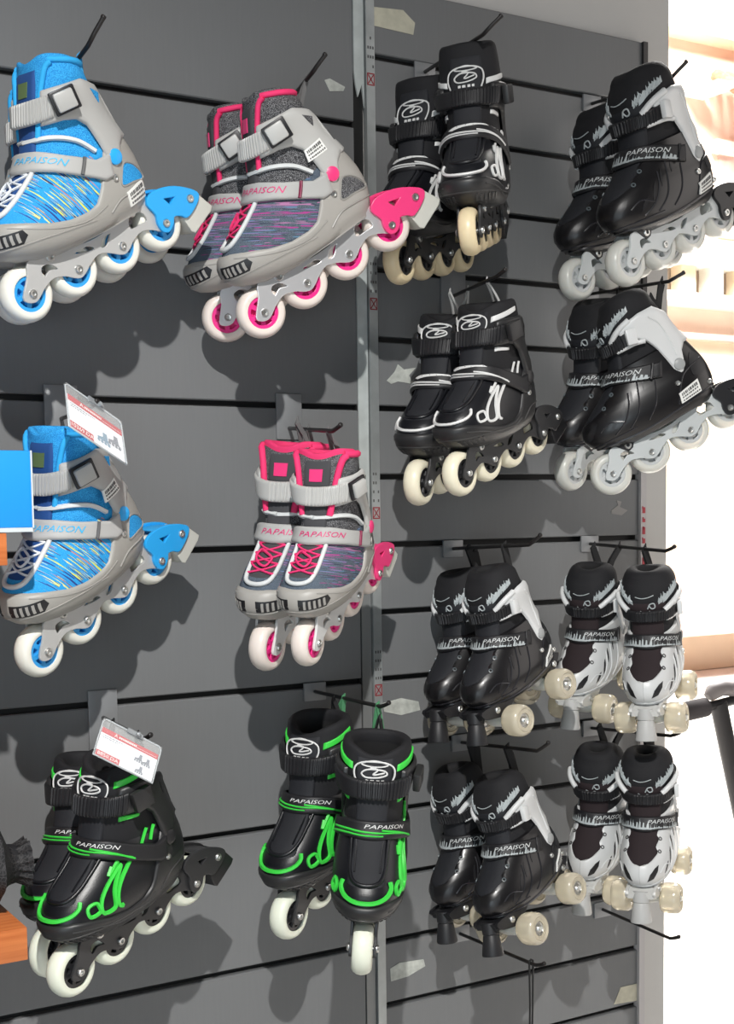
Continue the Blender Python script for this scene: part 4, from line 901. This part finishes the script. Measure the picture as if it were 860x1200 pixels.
# printed marks on the uprights
markr = M('mark_red', (.30, .02, .03), .6); bk = MB()
for zc, where in ((.565, 'top of the metal upright'), (.249, 'metal upright just below the pink brake'), (-.053, 'metal upright beside the lower pink skates'), (-.315, 'metal upright above the green-piped skates')):
    b = MB()
    x0, z = 1.0245, zc + Z0; y = -.0058
    for dx, dz, w_, h_ in ((0, .0078, .012, .0016), (0, -.0078, .012, .0016), (-.0055, 0, .0014, .016), (.0055, 0, .0014, .016)): b.add([(x0 + dx + sx * w_ / 2, y, z + dz + sz * h_ / 2) for sx, sz in ((-1, -1), (1, -1), (1, 1), (-1, 1))], [(0, 1, 2, 3)])
    for s_ in (-1, 1): b.add([(x0 - .0045 * s_ - .0009, y, z - .0065), (x0 - .0045 * s_ + .0009, y, z - .0065), (x0 + .0045 * s_ + .0009, y, z + .0065), (x0 + .0045 * s_ - .0009, y, z + .0065)], [(0, 1, 2, 3)])
    rnd = random.Random(int(zc * 1000))
    for r_ in range(4):
        for c_ in range(3):
            xx = x0 - .004 + .004 * c_; zz = z + .018 + r_ * .013
            if rnd.random() < .8: bk.add([(xx - .0012, y, zz - .002), (xx + .0012, y, zz - .002), (xx + .0012, y, zz + .002), (xx - .0012, y, zz + .002)], [(0, 1, 2, 3)])
    tag(b.build('printed_mark', markr, None, 0), 'red boxed X mark printed on the ' + where, 'marking', 'red X marks on the metal upright')
tag(bk.build('printed_lettering', ink, None, 0), 'small black lettering printed down the metal upright', 'marking')
b = MB()
for i, h_ in enumerate((.010, .006, .012, .008, .009, .012)):
    zz = -.055 - i * .017 + Z0; b.box((1.5425, -.0064, zz), (.006, .0006, h_)); b.box((1.540 + .0008 * (i % 3), -.0064, zz + .004), (.002, .0006, h_ * .5))
tag(b.build('printed_label', M('label_red', (.50, .06, .08), .6), None, 0), 'faded red printing on the white edge strip at the right end of the slatwall', 'marking')

# tape, torn paper and a pale star on the boards
tapem = M('masking_tape', (.55, .53, .42), .7, var=.12, bscale=60); paperm = M('torn_paper', (.50, .52, .48), .8, var=.2, bscale=80)
def scrap(name, pts, m, label, cat='tape', y=-.0008):
    b = MB(); n = len(pts); b.add([(x, y, z + Z0) for x, z in pts] + [(x, y + .0010, z + Z0) for x, z in pts], [tuple(range(n)), tuple(range(n, 2 * n))[::-1]] + [(i, (i + 1) % n, (i + 1) % n + n, i + n) for i in range(n)])
    tag(b.build(name, m, None, 0), label, cat)
WALL = []
scrap('tape_strip', [(1.0316, .6681), (1.0834, .6722), (1.1038, .6576), (1.1006, .6403), (1.0326, .6423)], tapem, 'beige masking tape strip stuck at the top of the metal upright')
scrap('tape_strip', [(1.4997, -.8627), (1.536, -.8631), (1.536, -.8932), (1.4847, -.8895)], tapem, 'beige masking tape strip at the lower right end of the slatwall')
scrap('star_patch', [(1.0484, .1405), (1.0618, .1534), (1.0679, .1648), (1.0782, .1578), (1.0992, .1612), (1.087, .1494), (1.0944, .1372), (1.0675, .1399), (1.0557, .1358)], paperm, 'star-shaped pale patch left of the middle black skates')  # thin pale star-shaped patch lying flat on the board
scrap('torn_paper', [(.9516, .5546), (.9599, .5581), (.9847, .55), (.9818, .5437), (.9596, .5406)], paperm, 'small pale torn paper scrap left of the upright, above the upper pink skate', 'paper')
scrap('tape_residue', [(1.0341, -.3359), (1.0672, -.331), (1.0976, -.3387), (1.1006, -.3521), (1.0669, -.3569), (1.0369, -.349)], paperm, 'torn white tape residue beside the upright, left of the black quads')
scrap('tape_residue', [(1.0419, -.7435), (1.0588, -.7374), (1.1022, -.7401), (1.1052, -.7514), (1.0739, -.7616), (1.0431, -.7637)], paperm, 'torn white tape residue on the bottom board near the upright')
scrap('tape_residue', [(1.4772, -.0544), (1.4918, -.0461), (1.4881, -.0377), (1.4991, -.0406), (1.4954, -.049), (1.5121, -.0548), (1.4992, -.063), (1.4772, -.0599)], M('pale_residue', (.30, .29, .28), .7), 'faint pale tape residue on the board below the second right skates')

# ------------------------------------------------------------------ shelves, box and bag at the left edge
def wood_mat():
    m = bpy.data.materials.new('orange_wood'); m.use_nodes = True; nt = m.node_tree; p = nt.nodes['Principled BSDF']; p.inputs['Roughness'].default_value = .45
    tc = nt.nodes.new('ShaderNodeTexCoord'); mp = nt.nodes.new('ShaderNodeMapping'); mp.inputs['Scale'].default_value = (4, 60, 60); nz = nt.nodes.new('ShaderNodeTexNoise'); nz.inputs['Scale'].default_value = 2; nz.inputs['Detail'].default_value = 6
    r = nt.nodes.new('ShaderNodeValToRGB'); e = r.color_ramp.elements; e[0].color = (.46, .12, .03, 1); e[1].color = (.60, .19, .055, 1); e[0].position = .35; e[1].position = .65
    L = nt.links; L.new(tc.outputs['Object'], mp.inputs[0]); L.new(mp.outputs[0], nz.inputs['Vector']); L.new(nz.outputs['Fac'], r.inputs[0]); L.new(r.outputs[0], p.inputs['Base Color'])
    return m
wood = wood_mat()
def shelf(x1, ztop, th, label):
    b = MB(); b.box(((x1 - .5) / 2, -.15, ztop - th / 2 + Z0), (x1 + .5, .299, th)); o = b.build('wooden_shelf', wood, None, 30, .0012); tag(o, label, 'shelf', 'orange wooden shelves at the left edge'); return o
shelf(.404, -.490, .036, 'orange wooden shelf end at lower left under the black mesh bag')
shelf(.397, -.067, .034, 'orange wooden shelf end at the left edge under the blue box')
b = MB(); b.box((.3075, -.232, -.0215 + Z0), (.235, .136, .081)); bx = b.build('gift_box', M('bright_blue_card', (.01, .28, .80), .45), None, 30, .002); tag(bx, 'bright blue cardboard box with pale edges beside the single blue skate', 'box')
b = MB(); b.box((.4252, -.300, -.0215 + Z0), (.0016, .0024, .081)); b.box((.3075, -.232, -.064 + Z0), (.2345, .137, .0045)); b.build('box_edge', M('pale_card_edge', (.55, .60, .62), .6), bx, 20)
def net_mat():
    m = bpy.data.materials.new('black_net'); m.use_nodes = True; nt = m.node_tree; p = nt.nodes['Principled BSDF']; p.inputs['Roughness'].default_value = .7
    tc = nt.nodes.new('ShaderNodeTexCoord'); v = nt.nodes.new('ShaderNodeTexVoronoi'); v.inputs['Scale'].default_value = 230; v.feature = 'DISTANCE_TO_EDGE'
    r = nt.nodes.new('ShaderNodeValToRGB'); e = r.color_ramp.elements; e[0].color = (.036, .034, .036, 1); e[1].color = (.004, .004, .005, 1); e[0].position = .02; e[1].position = .12
    L = nt.links; L.new(tc.outputs['Object'], v.inputs['Vector']); L.new(v.outputs['Distance'], r.inputs[0]); L.new(r.outputs[0], p.inputs['Base Color'])
    bp = nt.nodes.new('ShaderNodeBump'); bp.inputs['Strength'].default_value = .6; bp.inputs['Distance'].default_value = .001; bp.invert = True; L.new(v.outputs['Distance'], bp.inputs['Height']); L.new(bp.outputs[0], p.inputs['Normal'])
    return m
netm = net_mat()
b = MB(); prof = []
for i in range(40):
    t = i / 39; x = .13 + .300 * t
    r = .064 * (max(0.0, math.sin(PI * min(t * 1.02, 1))) ** .42) if t < .85 else None
    if t >= .85: r = .020 + .064 * 0 + .040 * max(0, (.93 - t) / .08) ** 1.2 if t < .93 else .016 + .010 * (t - .93) / .07
    prof.append((x, max(r, .004)))
vs = []; n = 48
for x, r in prof:
    for j in range(n):
        a = 2 * PI * j / n; w_ = 1 + .05 * math.sin(3 * a + x * 60) + .03 * math.sin(7 * a - x * 90) + (.07 * math.sin(16 * a) if x > .408 else 0)
        zz = r * w_ * math.sin(a); vs.append((x, -.215 + 1.15 * r * w_ * math.cos(a), max(zz * (1.12 if zz > 0 else 1.), -.054) - .0355 - .4 + .0 - (.0 if x < .4 else .006) + Z0))
fs = [(i * n + j, i * n + (j + 1) % n, (i + 1) * n + (j + 1) % n, (i + 1) * n + j) for i in range(len(prof) - 1) for j in range(n)] + [tuple(range(n))[::-1], tuple(range((len(prof) - 1) * n, len(prof) * n))]
b.add(vs, fs); bag = b.build('mesh_bag', netm, None, 60); tag(bag, 'black mesh drawstring bag resting on the lower orange shelf', 'bag')
b = MB(); b.lathe([(.0215, -.005), (.0225, 0), (.0215, .005)], (.412, -.215, -.4405 + Z0), 'x', 20); b.build('drawstring', blackfab, bag, 60)

# ------------------------------------------------------------------ exercise machine in the doorway
mk = M('black_painted_steel', (.020, .019, .020), .4, .2); foam = M('dark_foam', (.045, .040, .042), .9, bump=.3, bscale=900); greyc = M('grey_rubber_cap', (.22, .20, .20), .6)
t = empty('exercise_machine', (2.2, .5, 0)); tag(t, 'black steel exercise machine frame with foam handle seen in the doorway at right', 'exercise machine')
off = Vector((-2.2, -.5, 0)); Pm = lambda x, z, y=.5: Vector((x, y, z + Z0)) + off
b = MB(); b.tube([Pm(2.06, -.512), Pm(2.216, -.499), Pm(2.33, -.488), Pm(2.5, -.47)], .011, 12); b.build('handlebar', mk, t, 60)
b = MB(); b.tube([Pm(2.085, -.510), Pm(2.09, -.5095), Pm(2.185, -.5015), Pm(2.19, -.501)], [.013, .022, .022, .013], 16); b.build('foam_grip', foam, t, 60)
b = MB(); b.tube([Pm(2.195, -.480), Pm(2.205, -.470), Pm(2.236, -.462), Pm(2.29, -.470), Pm(2.36, -.490)], [.012, .018, .018, .018, .018], 12); b.build('arm_rest', greyc, t, 60)
b = MB(); b.tube([Pm(2.225, -.495), Pm(2.26, -.618), Pm(2.31, -.793), Pm(2.52, -1.47)], .020, 14); b.tube([Pm(2.55, -.47), Pm(2.62, -1.47)], .020, 14); b.build('frame_tube', mk, t, 60)
b = MB(); b.box(Pm(2.57, -1.48), (.5, .07, .04)); b.box(Pm(2.57, -1.48), (.07, .5, .04)); b.build('base', mk, t, 30, .004)

# ------------------------------------------------------------------ street outside: pavement and sunlit house front
b = MB(); b.box((6, 15.2, -.03), (40, 30, .05)); tag(b.build('ground', M('pale_pavement', (.80, .78, .75), .9, var=.05, bscale=3), None, 0), kind='structure')
peach = M('peach_render', (.86, .70, .58), .9, var=.08, bscale=2); cream = M('cream_render', (.80, .66, .50), .9, var=.05, bscale=2); terra = M('terracotta', (.60, .24, .16), .8, var=.25, bscale=30); rosy = M('rosy_stone', (.70, .46, .40), .9, var=.15, bscale=5); whitewash = M('whitewash', (.88, .86, .80), .9)
t = empty('house', (9, 7, 0)); tag(t, 'sunlit peach house front across the street seen through the doorway', 'house')
def hb(name, m, x0, x1, z0, z1, y0, y1): b = MB(); b.box(((x0 + x1) / 2 - 9, (y0 + y1) / 2 - 7, (z0 + z1) / 2 + Z0), (x1 - x0, y1 - y0, z1 - z0)); return b.build(name, m, t, 0)
hb('wall', peach, 3, 16, 1.40, 3.86, 7, 7.4); hb('lower_wall', cream, 3, 16, -1.5, 1.40, 7, 7.4); hb('sky_stand_in', whitewash, 3, 16, 3.86, 6.5, 6.95, 7.4)  # topmost white wall is added to stand in for the bright sky
hb('ledge', cream, 3, 16, 3.84, 3.93, 6.80, 7); hb('ledge', whitewash, 3, 16, 1.95, 2.03, 6.7, 7); hb('ledge', whitewash, 3, 16, 1.63, 1.71, 6.72, 7); hb('ledge', rosy, 3, 16, 1.36, 1.41, 6.9, 7)
for i in range(40): hb('baluster', whitewash if i % 2 else cream, 3 + i * .32, 3.16 + i * .32, 1.71, 1.95, 6.82, 6.95)
hb('low_wall', rosy, 3, 16, -.80, -.66, 6.7, 7); hb('low_wall', rosy, 3, 16, -1.12, -1.0, 6.4, 7); hb('step', whitewash, 3, 16, -1.0, -.80, 6.6, 7)
b = MB()
for i in range(9):
    for j in range(4): x = 8.55 + .125 * i - 9; b.tube([(x, -.12 - .11 * j, 3.56 - .075 * j + Z0), (x, -.25 - .11 * j, 3.475 - .075 * j + Z0)], .055, 8)
b.build('tiled_awning', terra, t, 60); hb('window_recess', rosy, 8.70, 9.5, 2.25, 2.95, 6.985, 7.02); hb('window_surround', whitewash, 8.62, 9.6, 2.95, 3.06, 6.93, 7.02); hb('lamp_arm', whitewash, 8.30, 8.52, 3.38, 3.42, 6.6, 7)

# ------------------------------------------------------------------ camera
cd = bpy.data.cameras.new('camera'); cam = bpy.data.objects.new('camera', cd); C.objects.link(cam)
Rr = Vector((.85920894, -.51145856, -.01304401)); Dn = Vector((-.05383895, -.06503258, -.99642969)); Fw = Vector((.50878421, .85684357, -.08341297))
cam.matrix_world = Matrix.Translation((0, -1.71325, -.04677 + Z0)) @ Matrix((Rr, -Dn, -Fw)).transposed().to_4x4()
cd.sensor_fit = 'VERTICAL'; cd.sensor_height = 36; cd.sensor_width = 36; cd.lens = 47.5527; cd.shift_x = -.0044885; cd.shift_y = .1074418; cd.clip_start = .05; cd.clip_end = 200
bpy.context.scene.camera = cam

# ------------------------------------------------------------------ light
def lamp(kind, name, loc, energy, col, aim=None, **kw):
    l = bpy.data.lights.new(name, kind); l.energy = energy; l.color = col
    for k, v in kw.items(): setattr(l, k, v)
    o = bpy.data.objects.new(name, l); C.objects.link(o); o.location = loc
    if aim is not None: o.rotation_euler = (Vector(aim) - Vector(loc)).to_track_quat('-Z', 'Y').to_euler()
    return o
lamp('SPOT', 'ceiling_spot', (.02, -1.75, 1.12 + Z0), KEY, (1, .98, .95), (.66, 0, -1.5 + Z0), spot_size=math.radians(100), spot_blend=1., shadow_soft_size=.018)
lamp('AREA', 'shopfront_daylight', (2.7, -1.3, .5 + Z0), DAY, (1, .93, .88), (1.25, 0, -.1 + Z0), shape='RECTANGLE', size=1.2, size_y=1.8)
lamp('AREA', 'shop_ceiling_light', (.3, -2.2, 1.7 + Z0), FILL, (1, .98, .96), (.8, 0, Z0), shape='RECTANGLE', size=1.6, size_y=1.6)
lamp('AREA', 'cool_fill', (-1.0, -2.6, -.6 + Z0), 24, (.80, .92, 1), (.4, 0, -.5 + Z0), shape='RECTANGLE', size=1.5, size_y=1.5)  # added unseen cool area light, lifts the lower left wall
lamp('AREA', 'street_sun', (7, 3.0, 7.5), SUN, (1, .95, .88), (9, 7, 1.6), shape='RECTANGLE', size=3, size_y=1.5)
lamp('AREA', 'street_daylight', (4.5, 3.2, 5.5), SUN * .9, (1, .97, .94), (4.0, 2.2, 0), shape='RECTANGLE', size=3, size_y=3)
w = bpy.data.worlds.new('world'); bpy.context.scene.world = w; w.use_nodes = True; bg = w.node_tree.nodes['Background']
sky = w.node_tree.nodes.new('ShaderNodeTexSky'); sky.sky_type = 'HOSEK_WILKIE'; sky.turbidity = 6; sky.ground_albedo = .5; sky.sun_direction = (.4, -.5, .75)
mx = w.node_tree.nodes.new('ShaderNodeMix'); mx.data_type = 'RGBA'; mx.inputs['Factor'].default_value = .85; mx.inputs['B'].default_value = (.95, .95, .97, 1)
w.node_tree.links.new(sky.outputs[0], mx.inputs['A']); w.node_tree.links.new(mx.outputs['Result'], bg.inputs['Color']); bg.inputs['Strength'].default_value = WORLD
vs_ = bpy.context.scene.view_settings; vs_.view_transform = 'Standard'; vs_.look = 'None'; vs_.exposure = 0; vs_.gamma = 1
